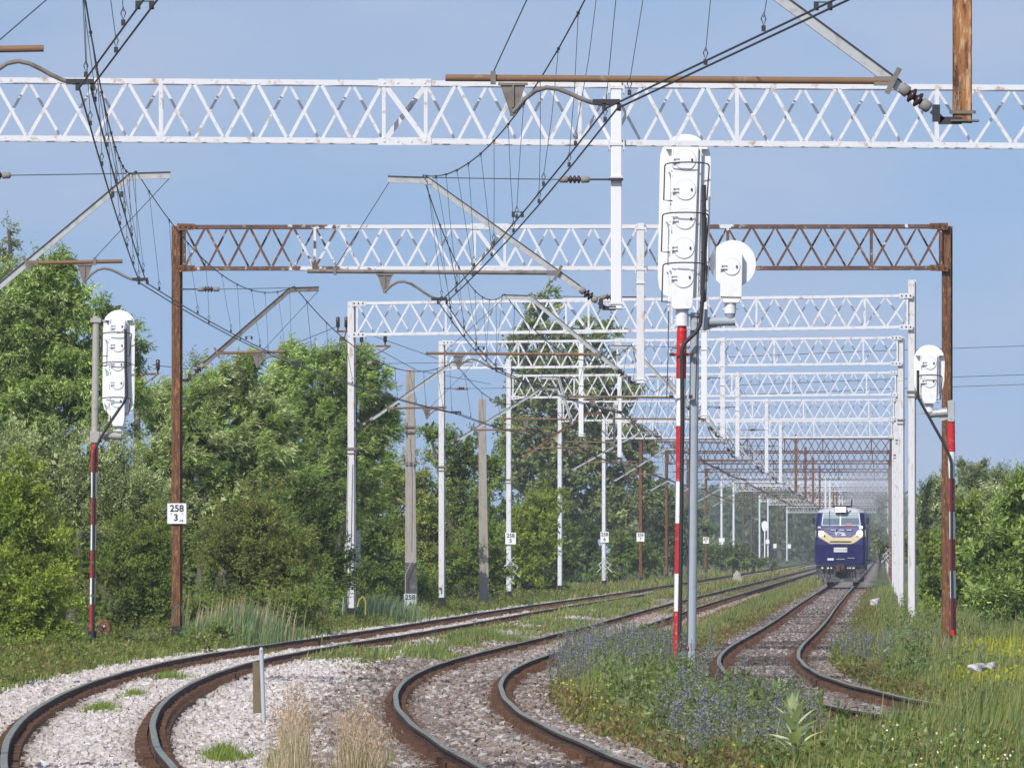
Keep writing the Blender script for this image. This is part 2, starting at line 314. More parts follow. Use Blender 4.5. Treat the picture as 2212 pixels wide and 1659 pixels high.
def track(fx, zo, y0, y1, label):
    ax = float(fx(y0)); root = thing('railway_track', label, 'railway track', (ax, y0, 0), 'curving railway tracks')
    Yr = np.concatenate([np.arange(y0, 260, .8), np.arange(260, 620, 4), np.arange(620, y1, 20), [y1]])
    for sgn in (-1, 1):
        k = len(PROF); X0 = fx(Yr)+sgn*.795
        wob = .004*np.sin(Yr*.55+sgn)+.003*np.sin(Yr*.21)
        V = np.stack([X0[:, None]+np.array([p[0] for p in PROF])[None]+wob[:, None], np.repeat(Yr[:, None], k, 1), zo+np.array([p[1] for p in PROF])[None]+0*Yr[:, None]+wob[:, None]], -1).reshape(-1, 3)
        i = np.arange(len(Yr)-1)[:, None]*k; j = np.arange(k)[None]
        FF = np.stack([i+j, i+(j+1) % k, i+k+(j+1) % k, i+k+j], -1).reshape(-1, 4)[:, ::-1]
        o = bulk('rail', V, FF, M['railside'], parent=root); o.data.materials.append(M['railtop'])
        mi = np.zeros((len(Yr)-1, k), np.int32); mi[:, [0, 1, 2]] = 1; o.data.polygons.foreach_set('material_index', mi.ravel())
    ys = np.arange(y0, 420, .56); n = len(ys); cx = []; cy = []; cz = []; d = []
    rg = np.random.default_rng(5)
    for sgn in (-1, 1):
        x = fx(ys)+sgn*.795
        cx += [x, x-.105, x+.105]; cy += [ys, ys, ys]; z = zo-.185+rg.normal(0, .008, n)
        cz += [z, z+.055, z+.055]; d += [np.tile([.40, .26, .05], (n, 1)), np.tile([.09, .16, .10], (n, 1)), np.tile([.09, .16, .10], (n, 1))]
    d = np.concatenate(d); V, FF = boxes_np(np.concatenate(cx), np.concatenate(cy), np.concatenate(cz), d[:, 0], d[:, 1], d[:, 2])
    o = bulk('rail_fastening', V, FF, M['fasten'], parent=root); o['kind'] = 'stuff'
    z = np.full(n, zo-.36)+rg.normal(0, .01, n)
    V, FF = boxes_np(fx(ys), ys, z, np.full(n, 2.7), np.full(n, .24), np.full(n, .14))
    o = bulk('sleeper', V, FF, M['sleeper'], parent=root); o['kind'] = 'stuff'
track(xL, ZL, 68, 1900, 'brown-sided curving track with pale stones, nearest the left trees')
track(xM, 0, 68, 1900, 'middle curving track lying in brown gravel')
track(xR, 0, 90, 1900, 'track the locomotive runs on, bending off to the right')
# ------------------------------------------------------------------ ballast stones
rg = np.random.default_rng(11)
def stones(name, X, Y, size, col, label=None):
    n = len(X); base = np.array([[-1,-.8,-1],[1,-.9,-1],[1,.9,-1],[-1,.8,-1],[-.7,-.55,.8],[.6,-.6,.8],[.65,.5,.8],[-.6,.6,.8]], float)*.78
    th = rg.random(n)*6.283; c, s = np.cos(th), np.sin(th)
    V = base[None]*(size[:, None, None]*np.array([1, 1, .72])[None, None]*rg.uniform(.7, 1.15, (n, 8, 1)))
    V = V+rg.normal(0, .14, V.shape)*size[:, None, None]
    tl = rg.normal(0, .45, n); V[..., 2] += V[..., 0]*np.sin(tl)[:, None]*.6
    Vx = V[..., 0]*c[:, None]-V[..., 1]*s[:, None]; Vy = V[..., 0]*s[:, None]+V[..., 1]*c[:, None]
    V = np.stack([Vx+X[:, None], Vy+Y[:, None], V[..., 2]+(gz(X, Y)+size*.30)[:, None]], -1)
    T = np.array([[4,5,6,7],[0,1,5,4],[1,2,6,5],[2,3,7,6],[3,0,4,7]])
    o = bulk(name, V.reshape(-1, 3), (np.arange(n)[:, None, None]*8+T[None]).reshape(-1, 4), M['stone'], np.repeat(col, 8, 0))
    tag(o, label, 'gravel', kind='stuff')
def scatter(n, y0, y1, power=1.6):
    """more samples near the camera, where each stone shows larger"""
    u = rg.random(n); return (y0**(1-power)+u*(y1**(1-power)-y0**(1-power)))**(1/(1-power))
pal_w = np.array([[.56,.52,.505],[.51,.47,.455],[.59,.555,.54],[.47,.43,.415],[.51,.445,.405],[.42,.385,.37],[.55,.505,.485],[.37,.31,.27]])
pal_b = np.array([[.23,.18,.15],[.20,.16,.14],[.30,.25,.225],[.15,.12,.10],[.36,.325,.305],[.26,.195,.155],[.21,.185,.17],[.43,.405,.395]])
pal_g = np.array([[.20,.165,.15],[.17,.145,.135],[.24,.20,.185],[.16,.135,.12],[.38,.355,.345],[.24,.19,.165],[.13,.112,.10],[.22,.19,.18]])
def railmix(X, Y, col):
    rail = np.minimum.reduce([np.abs(np.abs(X-f(Y))-.795) for f in (xL, xM, xR)])
    k = (.8*(1-sst(.1, .42, rail)))[:, None]*rg.uniform(.5, 1, (len(X), 1)); return col*(1-k)+np.array([.10, .055, .035])*k
def clear_rail(X, Y): return np.minimum.reduce([np.abs(np.abs(X-f(Y))-.795) for f in (xL, xM, xR)]) > .10
n = 150000; Y = scatter(n, 70, 460); X = xL(Y)+rg.uniform(-2.9, 4.6, n); nz = vnoise(X, Y, 1.3, 1)
k = (X-xL(Y) > -2.35+.7*(nz-.5)) & (X-xM(Y) < -1.8+.9*(nz-.5)) & clear_rail(X, Y); X, Y = X[k], Y[k]
col = pal_w[rg.integers(0, 8, len(X))]*rg.uniform(.85, 1.12, (len(X), 1))
dirt = sst(-3.1, -1.9, X-xM(Y))*sst(150, 110, Y); pick = rg.random(len(X)) < dirt*.75
col[pick] = pal_b[rg.integers(0, 8, pick.sum())]
stones('pale_ballast_gravel', X, Y, rg.uniform(.025, .052, len(X))*rg.choice([.8,1,1,1.35], len(X)), railmix(X, Y, col), 'pinkish white crushed stone around the left track')
n = 95000; Y = scatter(n, 70, 460); X = xM(Y)+rg.uniform(-2.4, 2.2, n); nz = vnoise(X, Y, 1.3, 1)
k = (X-xM(Y) > -2.0+.9*(nz-.5)) & (X-xM(Y) < 1.75+.5*(nz-.5)) & clear_rail(X, Y); X, Y = X[k], Y[k]
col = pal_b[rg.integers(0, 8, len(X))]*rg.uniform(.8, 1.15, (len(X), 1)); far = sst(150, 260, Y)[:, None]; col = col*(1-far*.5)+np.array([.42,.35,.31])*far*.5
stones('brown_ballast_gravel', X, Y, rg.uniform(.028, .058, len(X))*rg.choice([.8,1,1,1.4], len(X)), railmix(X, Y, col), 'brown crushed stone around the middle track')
n = 70000; Y = scatter(n, 100, 520); X = xR(Y)+rg.uniform(-2.0, 2.0, n); nz = vnoise(X, Y, 1.3, 4)
k = (np.abs(X-xR(Y)) < 1.7+.6*(nz-.5)) & clear_rail(X, Y); X, Y = X[k], Y[k]
col = pal_g[rg.integers(0, 8, len(X))]*rg.uniform(.8, 1.15, (len(X), 1))
oil = (vnoise(X, Y, 4.0, 9) > .66)[:, None]; col = np.where(oil, col*.45, col)
stones('grey_brown_ballast_gravel', X, Y, rg.uniform(.026, .052, len(X))*rg.choice([.8,1,1,1.4], len(X)), railmix(X, Y, col), 'grey brown crushed stone under the locomotive track')
# ------------------------------------------------------------------ lattice gantries over the tracks
H = .94
def yofG(s): return F*H/s
GY = [79, 135.4, 189, 251.4, 305.4, 360, 416.7, 484.8, 558.4, 626.7, 693.4, 765.6, 841.8, 909.7, 972.4, 1038, 1105.9, 1183, 1296, 1420]
GL = [None, None, 383, 760, 955, 1100, 1210, 1305, 1384.5, 1440, 1486, 1525, 1559, 1585, 1606, 1624, 1641, 1659, 1680, 1700]
GR = [None, None, 2045, 1968, 1945, 1940, 1935, 1930, 1927, 1925, 1923, 1921, 1919.5, 1918, 1917, 1916, 1915, 1914.5, 1914, 1913]
GT = {1: (175, 191), 2: (491, 491), 3: (656, 641), 4: (740, 731), 5: (812, 806), 6: (868, 864), 7: (912, 909)}
GTOP = {2: (489, 489), 3: (652, 605), 4: (737, 728), 5: (776, 806), 6: (850, 862), 7: (905, 905)}
GD = ['the gantry cut off by the picture top', 'the big white gantry spanning the picture', 'the half-brown gantry behind the tall signal',
 'the white gantry with weights on its left leg', 'the white gantry right of the 258/4 pole', 'the white gantry carrying the 258/5 sign',
 'the white gantry between the 258/5 and 258/6 signs', 'the white gantry carrying the 258/6 sign', 'the brown gantry carrying the 258/7 sign',
 'the second brown gantry past the white row', 'the brown gantry hidden behind the grey signal pole', 'the last brown gantry before the far white pair',
 'the nearer of the far white pair', 'the farther of the far white pair', 'the first brown gantry past the far white pair', 'the second brown gantry past the far white pair',
 'the first tiny white gantry left of the train', 'the second tiny white gantry left of the train', 'the third tiny gantry left of the train', 'the farthest gantry']
GLAB = ['rusty hanging post of an overhead gantry, cut off by the top of the picture', 'big white lattice gantry beam spanning the whole width of the picture',
 'half-brown rusty lattice gantry, its beam white in the middle, behind the tall signal', 'white lattice gantry with weights by its left leg and the tall right leg',
 'white lattice gantry with black left foot, standing right of the 258/4 concrete pole', 'white lattice gantry with the 258/5 sign on its left leg',
 'slender white lattice gantry between the 258/5 and 258/6 signs', 'white lattice gantry with the 258/6 sign on its left leg', 'brown rusty lattice gantry with the 258/7 sign on its left leg',
 'second brown rusty lattice gantry, behind the one with the 258/7 sign', 'third brown lattice gantry, left leg hidden behind the grey signal pole', 'fourth brown lattice gantry, last before the far white pair',
 'far white lattice gantry just beyond the four brown ones', 'far white lattice gantry, second beyond the four brown ones', 'distant brown gantry, first behind the far white pair',
 'distant brown gantry, second behind the far white pair', 'tiny distant white gantry, third of the far white ones', 'tiny distant white gantry, fourth of the far white ones',
 'tiny distant gantry left of the train, second from farthest', 'tiny farthest gantry seen just left of the train']
BROWN = {8, 9, 10, 11, 14, 15, 18}
POSTS = {}; LEGX = {}
UV_ = [-5.6, -1.98, -1.30, 1.2, 3.75, 7.0]
def gantry(i):
    Y = GY[i]; k = .0446 if i >= 3 else (.02 if i == 2 else 0.0)
    if i == 0: xl, xr = -7.6, 10.0
    elif i == 1: xl, xr = -9.1, 8.9
    else: xl, xr = SX(GL[i], Y), SX(GR[i], Y)
    xc = (xl+xr)/2; yy = lambda x: Y-k*(x-xl)
    if i in GT: zl, zr = SZ(GT[i][0], Y), SZ(GT[i][1], Y)
    else: zl = zr = 9.62
    if i == 1: zl, zr = [SZ(175+(191-175)*(CX+x*F/Y)/2212, Y) for x in (xl, xr)]
    zt = lambda x: zl+(zr-zl)*(x-xl)/(xr-xl)
    brown = i in BROWN; wm = M['white2'] if i in (3, 4) else M['white']
    beam = M['rusttrim'] if i == 2 else (M['rustfar'] if brown else M['white'])
    legm = M['rustpole'] if (brown or i == 2) else wm
    if i == 0: legm = M['rustpole']; beam = M['rusttrim']
    root = thing('lattice_gantry', GLAB[i], 'gantry', (xl, Y, -.3), 'lattice gantries over the tracks')
    LEGX[i] = xl
    # legs
    for side, x in ((0, xl), (1, xr)):
        b = MB(); top = zt(x)+.06
        if i in GTOP: top = SZ(GTOP[i][side], yy(x))
        g = float(gz(x, Y))-.25; d = yy(x)
        b.box((x-.03, d, (g+top)/2), (.19, .26, top-g)); b.box((x+.09, d+.06, (g+top)/2), (.05, .14, top-g))
        if i < 8:
            for q in range(6): b.box((x-.03+.05*(-1)**q, d-.133, top-.15-.55*(q//2)-(0 if q < 2 else .35)), (.022, .012, .022), 1)
        lg = b.build('leg', [legm if not (i == 2 and side) else M['rustpole'], M['dark']], root)
        b = MB(); hb = .62 if side == 0 else .42; g2 = float(gz(x, Y))
        b.box((x, d, g2+hb/2-.2), (.27, .33, hb+.1)); b.build('foot', M['tar'] if side == 0 else M['concrete'], lg)
        if i in (3, 4, 5, 6):
            b = MB(); zc = 5.2 if side == 0 else 6.9
            b.box((x-.005, d, zc), (.30, .32, .07)); b.box((x-.005, d, zc-.14), (.30, .32, .03)); b.build('clamp', M['galvold'], lg)
    # beam: four chords
    D = .42; ch = MB(); w = .085
    segs = [xl+.1]+[xc+u for u in (-1.98, -1.30)]+[xr-.1]
    for yo, fl in ((-D/2, 1), (D/2, -1)):
        for dz, up in ((0, -1), (-H, 1)):
            a = Vector((xl+.1, yy(xl)+yo, zt(xl)+dz)); e = Vector((xr-.1, yy(xr)+yo, zt(xr)+dz))
            ch.bar(a, e, .012, w); o = Vector((0, fl*.042, -up*(w/2-.008))); ch.bar(a+o, e+o, .084, .012)
    chords = ch.build('truss_beam', beam, root)
    lat = MB(); us = [xl-xc+.16]+[u for u in UV_ if xl-xc+1 < u < xr-xc-1]+[xr-xc-.16]
    npan = 0
    for a, e in zip(us[:-1], us[1:]):
        n = max(1, round((e-a)/.53)); st = (e-a)/n
        for q in range(n):
            x0, x1 = xc+a+q*st+.03, xc+a+(q+1)*st-.03; upd = (npan % 2 == 0)
            z0a, z0b = zt(x0)-.05, zt(x0)-H+.05; z1a, z1b = zt(x1)-.05, zt(x1)-H+.05
            for yo, fl in ((-D/2+.012, upd), (D/2-.012, not upd)):
                p0 = (x0, yy(x0)+yo, z0b if fl else z0a); p1 = (x1, yy(x1)+yo, z1a if fl else z1b)
                wd = .055 if yo < 0 else .045
                if n == 1: wd = .085
                lat.bar(p0, p1, .022, wd, up=(0, 0, 1))
            if i < 9:      # lacing of the underside and top
                for zz in (-H+.01, -.03):
                    s_ = 1 if upd else -1
                    lat.bar((x0, yy(x0)-s_*(D/2-.03), zt(x0)+zz), (x1, yy(x1)+s_*(D/2-.03), zt(x1)+zz), .03, .012)
            npan += 1
    for u in us:
        x = xc+u
        for yo in (-D/2+.01, D/2-.01): lat.bar((x, yy(x)+yo, zt(x)-.03), (x, yy(x)+yo, zt(x)-H+.03), .06 if yo < 0 else .05, .03, up=(0, 1, 0))
    lat.build('lattice', beam, chords)
    if i < 8:
        b = MB(); x = xc-1.64                                   # bolted splice plates
        for dz in (.005, -H-.005):
            b.box((x, yy(x)-D/2-.012, zt(x)+dz), (.86, .014, .125))
            for q in range(4): b.box((x-.33+.22*q, yy(x)-D/2-.024, zt(x)+dz), (.03, .014, .03))
        b.build('splice_plate', beam, chords)
    for x, s_, dz in ((xl, 1, 0), (xl, 1, -H), (xr, -1, 0), (xr, -1, -H)):
        b = MB()
        if True:
            b.plate([(x+s_*.0, zt(x)+dz-.085), (x+s_*.40, zt(x)+dz-.07), (x+s_*.46, zt(x)+dz+.0), (x+s_*.40, zt(x)+dz+.065), (x, zt(x)+dz+.075)][::s_], yy(x)-D/2-.03, yy(x)-D/2-.012)
            for q in (.07, .2, .33): b.box((x+s_*q, yy(x)-D/2-.04, zt(x)+dz), (.04, .02, .04), 1)
        b.build('end_bracket', [legm if i == 2 else beam, M['dark']], chords)
    # posts hanging from the beam
    pl = {0: [(SX(2075, 79), 'rustorange')], 1: [(SX(1331, Y), 'whiteclean')], 2: [(SX(1383, Y), 'white2')]}.get(i)
    if pl is None:
        pl = [(float(xM(Y))+2.0, 'white' if not brown else 'rust')]
        if i == 3: pl = [(SX(1520, Y), 'whiteclean')]
        if i == 4: pl = [(SX(1560, Y), 'white'), (SX(1255, Y), 'whiteclean')]
        if i == 5: pl = [(SX(1592, Y), 'white'), (SX(1338, Y), 'whiteclean')]
        if i == 6: pl = [(SX(1655, Y), 'white')]
        if i == 7: pl = [(SX(1685, Y), 'white')]
    zb = {0: SZ(270, 79), 1: SZ(670, Y), 2: SZ(830, Y), 3: SZ(905, Y), 4: SZ(944, Y), 5: SZ(988, Y), 6: SZ(1022, Y), 7: SZ(1044, Y)}.get(i, 6.0)
    POSTS[i] = [(x, zb) for x, _ in pl]
    for x, mname in pl:
        b = MB(); yp = yy(x)-D/2-.11; top = zt(x)+(.07 if i < 8 else .3)
        b.box((x, yp, (zb+top)/2), (.155, .10, top-zb)); b.box((x-.083, yp+.03, (zb+top)/2), (.012, .13, top-zb)); b.box((x+.083, yp+.03, (zb+top)/2), (.012, .13, top-zb))
        p = b.build('hanging_post', M[mname], root)
        b = MB()
        for dz in (-.02, -H): 
            b.box((x, yp-.058, zt(x)+dz-.03), (.27, .016, .05)); b.box((x-.12, yp+.1, zt(x)+dz-.05), (.02, .34, .16)); b.box((x+.12, yp+.1, zt(x)+dz-.05), (.02, .34, .16))
        b.box((x+.02, yp, zb+.02), (.27, .2, .015)); b.box((x, yp-.06, zb+.1), (.25, .02, .03)); b.box((x, yp, SZ(385, 135.4)), (.2, .15, .03))
        b.build('clamp', M['galvold'] if 'rust' in mname else M['white2'], p)
    return xl, xr
for i in range(len(GY)): gantry(i)
# ------------------------------------------------------------------ cantilevers that hold the wires
CON = {0: {}, 1: {}}            # contact wire and messenger supports per track
def insulator(b, a, d, n=3, L_=.36, big=.075):
    """ribbed porcelain insulator with grey caps along direction d from a"""
    a = Vector(a); d = Vector(d).normalized(); pts = []; rs = []
    for q in range(n):
        t = L_*(.30+.40*(q+.5)/n)
        for o, r in ((-.03, .03), (-.012, big), (.012, big*.9), (.028, .03)): pts.append(a+d*(t+o)); rs.append(r)
    b.tube([a+d*L_*.25]+pts+[a+d*L_*.75], [.035]+rs+[.035], 10, 1)
    b.tube([a, a+d*L_*.04, a+d*L_*.27, a+d*L_*.29], [.03, .055, .058, .04], 10, 2); b.tube([a+d*L_*.71, a+d*L_*.73, a+d*L_*.96, a+d*L_], [.04, .058, .055, .03], 10, 2)
def cantilever(i, x0, y0, zb, dr, xc, zc, reverse, armmat, pipemat, label, far=False, ztop=None, zpipe=None, pend=None, bend=None, hook=None):
    """x0,y0 face of the post; zb height of the lower hinge; dr +1 reaches right; xc,zc contact wire"""
    root = thing('cantilever_bracket', label, 'cantilever', (x0, y0, zb), 'cantilevers holding the overhead wires')
    y = y0-.02; ztop = ztop or zb+2.1; zp = zpipe or zb+.60
    xt = bend if bend is not None else (xc-dr*.28 if reverse else xc-dr*.22)
    A = Vector((x0+dr*.12, y, zb+.02)); T = Vector((xt, y, ztop)); d = (T-A).normalized(); r = 10 if not far else 5
    b = MB(); b.box((x0+dr*.03, y, zb-.02), (.22, .05, .07), 3); b.bar((x0+dr*.1, y, zb-.02), A+d*.1, .05, .06, 3); b.box(tuple(A+d*.05), (.07, .07, .16), 3)
    insulator(b, A+d*.12, d, 2, .36, .08); b.build('insulator', [M['galv'], M['porcelain'], M['cap'], M['dark']], root)
    S = A+d*.46; e = Vector((xt+dr*.66, y, ztop+.02)); b = MB()
    for s_ in (-1, 1): b.bar(S+Vector((0, s_*.03, 0)), T+Vector((0, s_*.03, 0)), .012, .105); b.bar(T+Vector((-dr*.02, s_*.03, 0)), e+Vector((0, s_*.03, 0)), .012, .10)
    up = Vector((0, 0, .055)); b.bar(S+up, T+up, .11, .012, 1); b.bar(T+up, e+up, .11, .012, 1); b.box(tuple(T+d*.0), (.12, .09, .12), 0)
    b.build('brace_arm', [armmat, M['dark']], root)
    # top tie back to the post with a small insulator
    b = MB(); K = Vector((x0, y, ztop+.02)); q = Vector((x0+dr*.34, y, ztop+.02)); b.bar(K, q, .03, .03, 3); b.box((x0-dr*.08, y, ztop+.02), (.24, .2, .03), 3)
    insulator(b, q, (dr, 0, 0), 3, .50, .07); b.build('tie_insulator', [M['galv'], M['porcelain'], M['cap'], M['dark']], root)
    b = MB(); b.tube([q+Vector((dr*.5, 0, 0)), T+Vector((0, 0, .05))], .008 if not far else .012, 5); b.build('tie_rod', M['wire'], root)
    # registration pipe
    tt = (zp-A.z)/d.z; J = A+d*tt; pe = pend if pend is not None else (xc+dr*1.75 if reverse else xc-dr*.36)
    b = MB(); b.tube([J+Vector((dr*.02, -.05, 0)), (pe, y-.05, zp+.03)], .034, r); b.box(tuple(J+Vector((dr*.08, -.05, 0))), (.20, .06, .085), 1); b.bar(J+Vector((-dr*.06, -.08, .12)), J+Vector((dr*.06, -.08, -.12)), .02, .05, 1)
    b.box((pe-dr*.45, y-.05, zp+.03), (.05, .1, .12), 1)
    b.build('registration_pipe', [pipemat, M['galvold']], root)
    b = MB(); b.tube([(pe-dr*.45, y-.05, zp+.08), e+Vector((-dr*.02, 0, -.05))], .006, 4); b.build('stay_wire', M['wire'], root)
    # bracket and bent steady arm
    hx = xc+dr*.93 if reverse else xc-dr*.95; a_ = -dr if reverse else dr; hz = zp-.30
    b = MB(); b.plate([(hx-.12, zp-.035), (hx-.03, hz), (hx+.03, hz), (hx+.12, zp-.035)], y-.08, y-.06); b.bar((hx, y-.085, zp-.04), (hx, y-.085, hz+.05), .02, .03); b.box((hx, y-.07, zp-.03), (.28, .05, .025)); b.box((hx, y-.07, hz), (.06, .06, .06))
    b.build('drop_bracket', M['galvold'], root)
    n = 9; pts = []
    for q in range(n+1):
        t = q/n; pts.append((hx+a_*.95*t, y-.09, hz*(1-t)+(zc+.05)*t+.30*max(0, math.sin(math.pi*min(1, t*1.15)))*(1-t)*1.1))
    b = MB(); b.tube(pts, .022, r); b.box((xc-a_*.05, y-.09, zc+.06), (.26, .05, .05), 1)
    for s_ in (-.07, .07): b.box((xc+s_, y-.09, zc+.01), (.04, .05, .07), 1)
    b.build('steady_arm', [M['galvold'] if not far else pipemat, M['dark']], root)
    return (hook if hook is not None else xt+dr*(.10 if not reverse else .02), y, ztop+.09)
mess = {0: {}, 1: {}}; GM = M['galv']
for i in range(0, 12):
    Y = GY[i]; far = i > 4
    # left track, from the left leg
    lx = LEGX[i]+.12; xc = {0: SX(185, 79), 1: SX(310, Y), 2: SX(647, Y)}.get(i, float(xL(Y))+.25*(-1)**i-.1)
    zc = {0: 6.50, 1: SZ(612, Y), 2: SZ(790, Y)}.get(i, 6.25)
    arm = {2: M['galvold'], 5: M['rust']}.get(i, GM); zb = 5.95 if i not in (2, 3) else (SZ(820, Y) if i == 2 else SZ(925, Y))
    zt_ = {1: SZ(382, Y), 2: SZ(627, Y), 3: SZ(787, Y)}.get(i); zp = {0: SZ(113, 79), 1: SZ(569, Y), 2: SZ(763, Y)}.get(i)
    mess[0][i] = cantilever(i, lx, Y, zb, 1, xc, zc, False, arm, M['pipe'], ('left-leg cantilever of '+GD[i]), far, zt_, zp, SX(95, 79) if i == 0 else (SX(265, Y) if i == 1 else None)); CON[0][i] = (xc, Y-.1, zc)
    # middle track, from the hanging post
    px, zb = POSTS[i][0]; xc = {0: SX(1320, 79), 1: SX(956, Y), 2: SX(1079, Y)}.get(i, float(xM(Y))-.30-.1*(-1)**i)
    zc = {0: SZ(240, 79), 1: SZ(656, Y), 2: SZ(803, Y)}.get(i, 6.25); yp = Y-.35
    zt_ = {1: SZ(393, Y), 2: SZ(645, Y)}.get(i); zp = {0: SZ(181, 79), 1: SZ(592, Y), 2: SZ(767, Y)}.get(i)
    mess[1][i] = cantilever(i, px-.09, yp, zb+.04, -1, xc, zc, True, GM, M['pipe'] if i != 1 else M['galvold'], ('centre-post cantilever of '+GD[i]), far, zt_, zp, {0: SX(963, 79), 1: SX(665, Y), 2: SX(920, Y)}.get(i), {1: SX(926, Y), 2: SX(1147, Y)}.get(i), {1: SX(914, Y), 2: SX(1090, Y)}.get(i)); CON[1][i] = (xc, yp-.1, zc)
    if i in (4, 5):
        px, zb = POSTS[i][1]; xc = float(xL(Y))+.3
        cantilever(i, px-.09, yp, zb+.04, -1, xc, 6.3, True, GM, M['pipe'], 'second hung cantilever of '+GD[i], far)
# ------------------------------------------------------------------ overhead lines
CON[0][-1] = (.9, 25, 6.45); mess[0][-1] = (.8, 25, 8.5); CON[1][-1] = (8.0, 25, 7.08); mess[1][-1] = (7.8, 25, 8.6)
for tr, lab in ((0, 'contact and messenger wires with droppers above the left track'), (1, 'contact and messenger wires with droppers above the middle track')):
    root = thing('overhead_line', lab, 'overhead wires', (CON[tr][0][0], 79, 6), 'overhead wires above the two left tracks')
    ks = sorted(CON[tr]); c1 = MB(); c2 = MB(); ms = MB(); drops = []
    for a, e in zip(ks[:-1], ks[1:]):
        A, E = Vector(CON[tr][a]), Vector(CON[tr][e]); MA, ME = Vector(mess[tr][a]), Vector(mess[tr][e]); span = (E-A).length
        rw = .0095 if a < 2 else (.012 if a < 5 else .02)
        sag = .80 if a < 2 else .95; N = 16
        mpt = lambda t: MA.lerp(ME, t)-Vector((0, 0, 4*sag*t*(1-t)))
        cpt = lambda t: A.lerp(E, t)-Vector((0, 0, (.10 if a >= 0 else 0)*4*t*(1-t)))
        ms.tube([mpt(q/N) for q in range(N+1)], rw, 6, cap=False)
        for mb, o in ((c1, -.055), (c2, .055)): mb.tube([cpt(q/6)+Vector((o, 0, 0)) for q in range(7)], rw*1.02, 6, cap=False)
        nd = 14 if a < 1 else (10 if a < 3 else 6)
        for q in range(nd):
            t = (q+.6)/nd; o = .055*(-1)**q; p = mpt(t); c = cpt(t)+Vector((o, 0, .012))
            if c.y > 20 and a < 8: drops.append((p, c, a))
    ms.build('messenger_wire', M['wire'], root); c1.build('contact_wire', M['wire'], root); c2.build('contact_wire', M['wire'], root)
    rr = random.Random(3+tr)
    for p, c, a in drops[:96]:
        b = MB(); r = .0038 if a < 2 else .006; mid = p.lerp(c, .5)+Vector((rr.uniform(-.012, .012), 0, 0))
        b.tube([p, mid, c+Vector((0, 0, .12))], r, 4)
        if a < 4: b.box(tuple(c+Vector((0, 0, .03))), (.035, .03, .05), 1); b.tube([c+Vector((-.02, 0, .11)), c+Vector((0, 0, .055)), c+Vector((.02, 0, .11)), c+Vector((0, 0, .16)), c+Vector((-.02, 0, .11))], .005, 4, 1); b.box(tuple(p), (.035, .04, .03), 1); b.tube([p+Vector((-.015, 0, -.05)), p+Vector((0, 0, -.02)), p+Vector((.015, 0, -.05)), p+Vector((0, 0, -.1)), p+Vector((-.015, 0, -.05))], .005, 4, 1)
        b.build('dropper', [M['dropper'], M['dark']], root)
    for a, t in ((-1, .78), (0, .42), (1, .6)):
        b = MB(); c = Vector(CON[tr][a]).lerp(Vector(CON[tr][a+1]), t); b.bar(c+Vector((-.055, 0, .05)), c+Vector((.055, 0, .05)), .012, .012)
        for o in (-.055, .055): b.box(tuple(c+Vector((o, 0, .02))), (.04, .04, .07), 1)
        b.build('wire_spacer', [M['greencable'], M['dark']], root)
# ------------------------------------------------------------------ light signals (seen from behind)
def arc(cx, cz, r, a0, a1, n, rz=None):
    return [(cx+r*math.cos(a0+(a1-a0)*k/n), cz+(rz or r)*math.sin(a0+(a1-a0)*k/n)) for k in range(n+1)]
def banded(b, pts_y, X, Y, bands, r, mats):
    """pole made of painted bands; bands = [(py_top, py_bottom, material index)], X(py) gives the photo column"""
    for a, e, mi in bands:
        b.tube([P(X(e), e, Y), P(X(a), a, Y)], [r(e), r(a)], 14, mi)
def lamp_unit(root, cx, cz, Y, r, yb):
    b = MB(); b.tube([(cx, yb, cz), (cx, yb-.018, cz)], [r, r], 24); d = b.build('lamp_door', M['signal'], root)
    b = MB(); b.tube([(cx, yb-.001, cz), (cx, yb-.010, cz)], [r+.007, r+.007], 24)
    b.build('seal', M['galv'], d)
    b = MB()
    for q in (-.03, .03): b.box((cx-r-.02, yb-.03, cz+q), (.16, .04, .02))
    b.box((cx-r-.05, yb-.03, cz), (.04, .05, .09)); b.build('hinge', M['signal'], d)
    b = MB(); b.box((cx+r*.62, yb-.025, cz), (.028, .02, .045)); b.build('latch', M['dark'], d)
def cage(root, xl, xr, z1, z2, yb, out=.20):
    b = MB(); r = .0125; pts = []
    xm = (xl+xr)/2; w = (xr-xl)/2
    hoop = [(xm+w*math.cos(a), yb-out*math.sin(a)**.6, z1+.035*math.sin(a)) for a in [math.pi*k/8 for k in range(9)]]
    b.tube([(xr, yb+.0, z1-.02)]+hoop+[(xl, yb, z1-.02)], r, 6)
    for x, s in ((xl, -1), (xr, 1)):
        b.tube([(x, yb-.02, z1), (x+s*.012-.04*0, yb-.10, z1-.03), (x-.03, yb-.10, z2), (x-s*.12, yb-.03, z2-.01)], r, 6)
    return b.build('service_hoop', M['dark'], root)
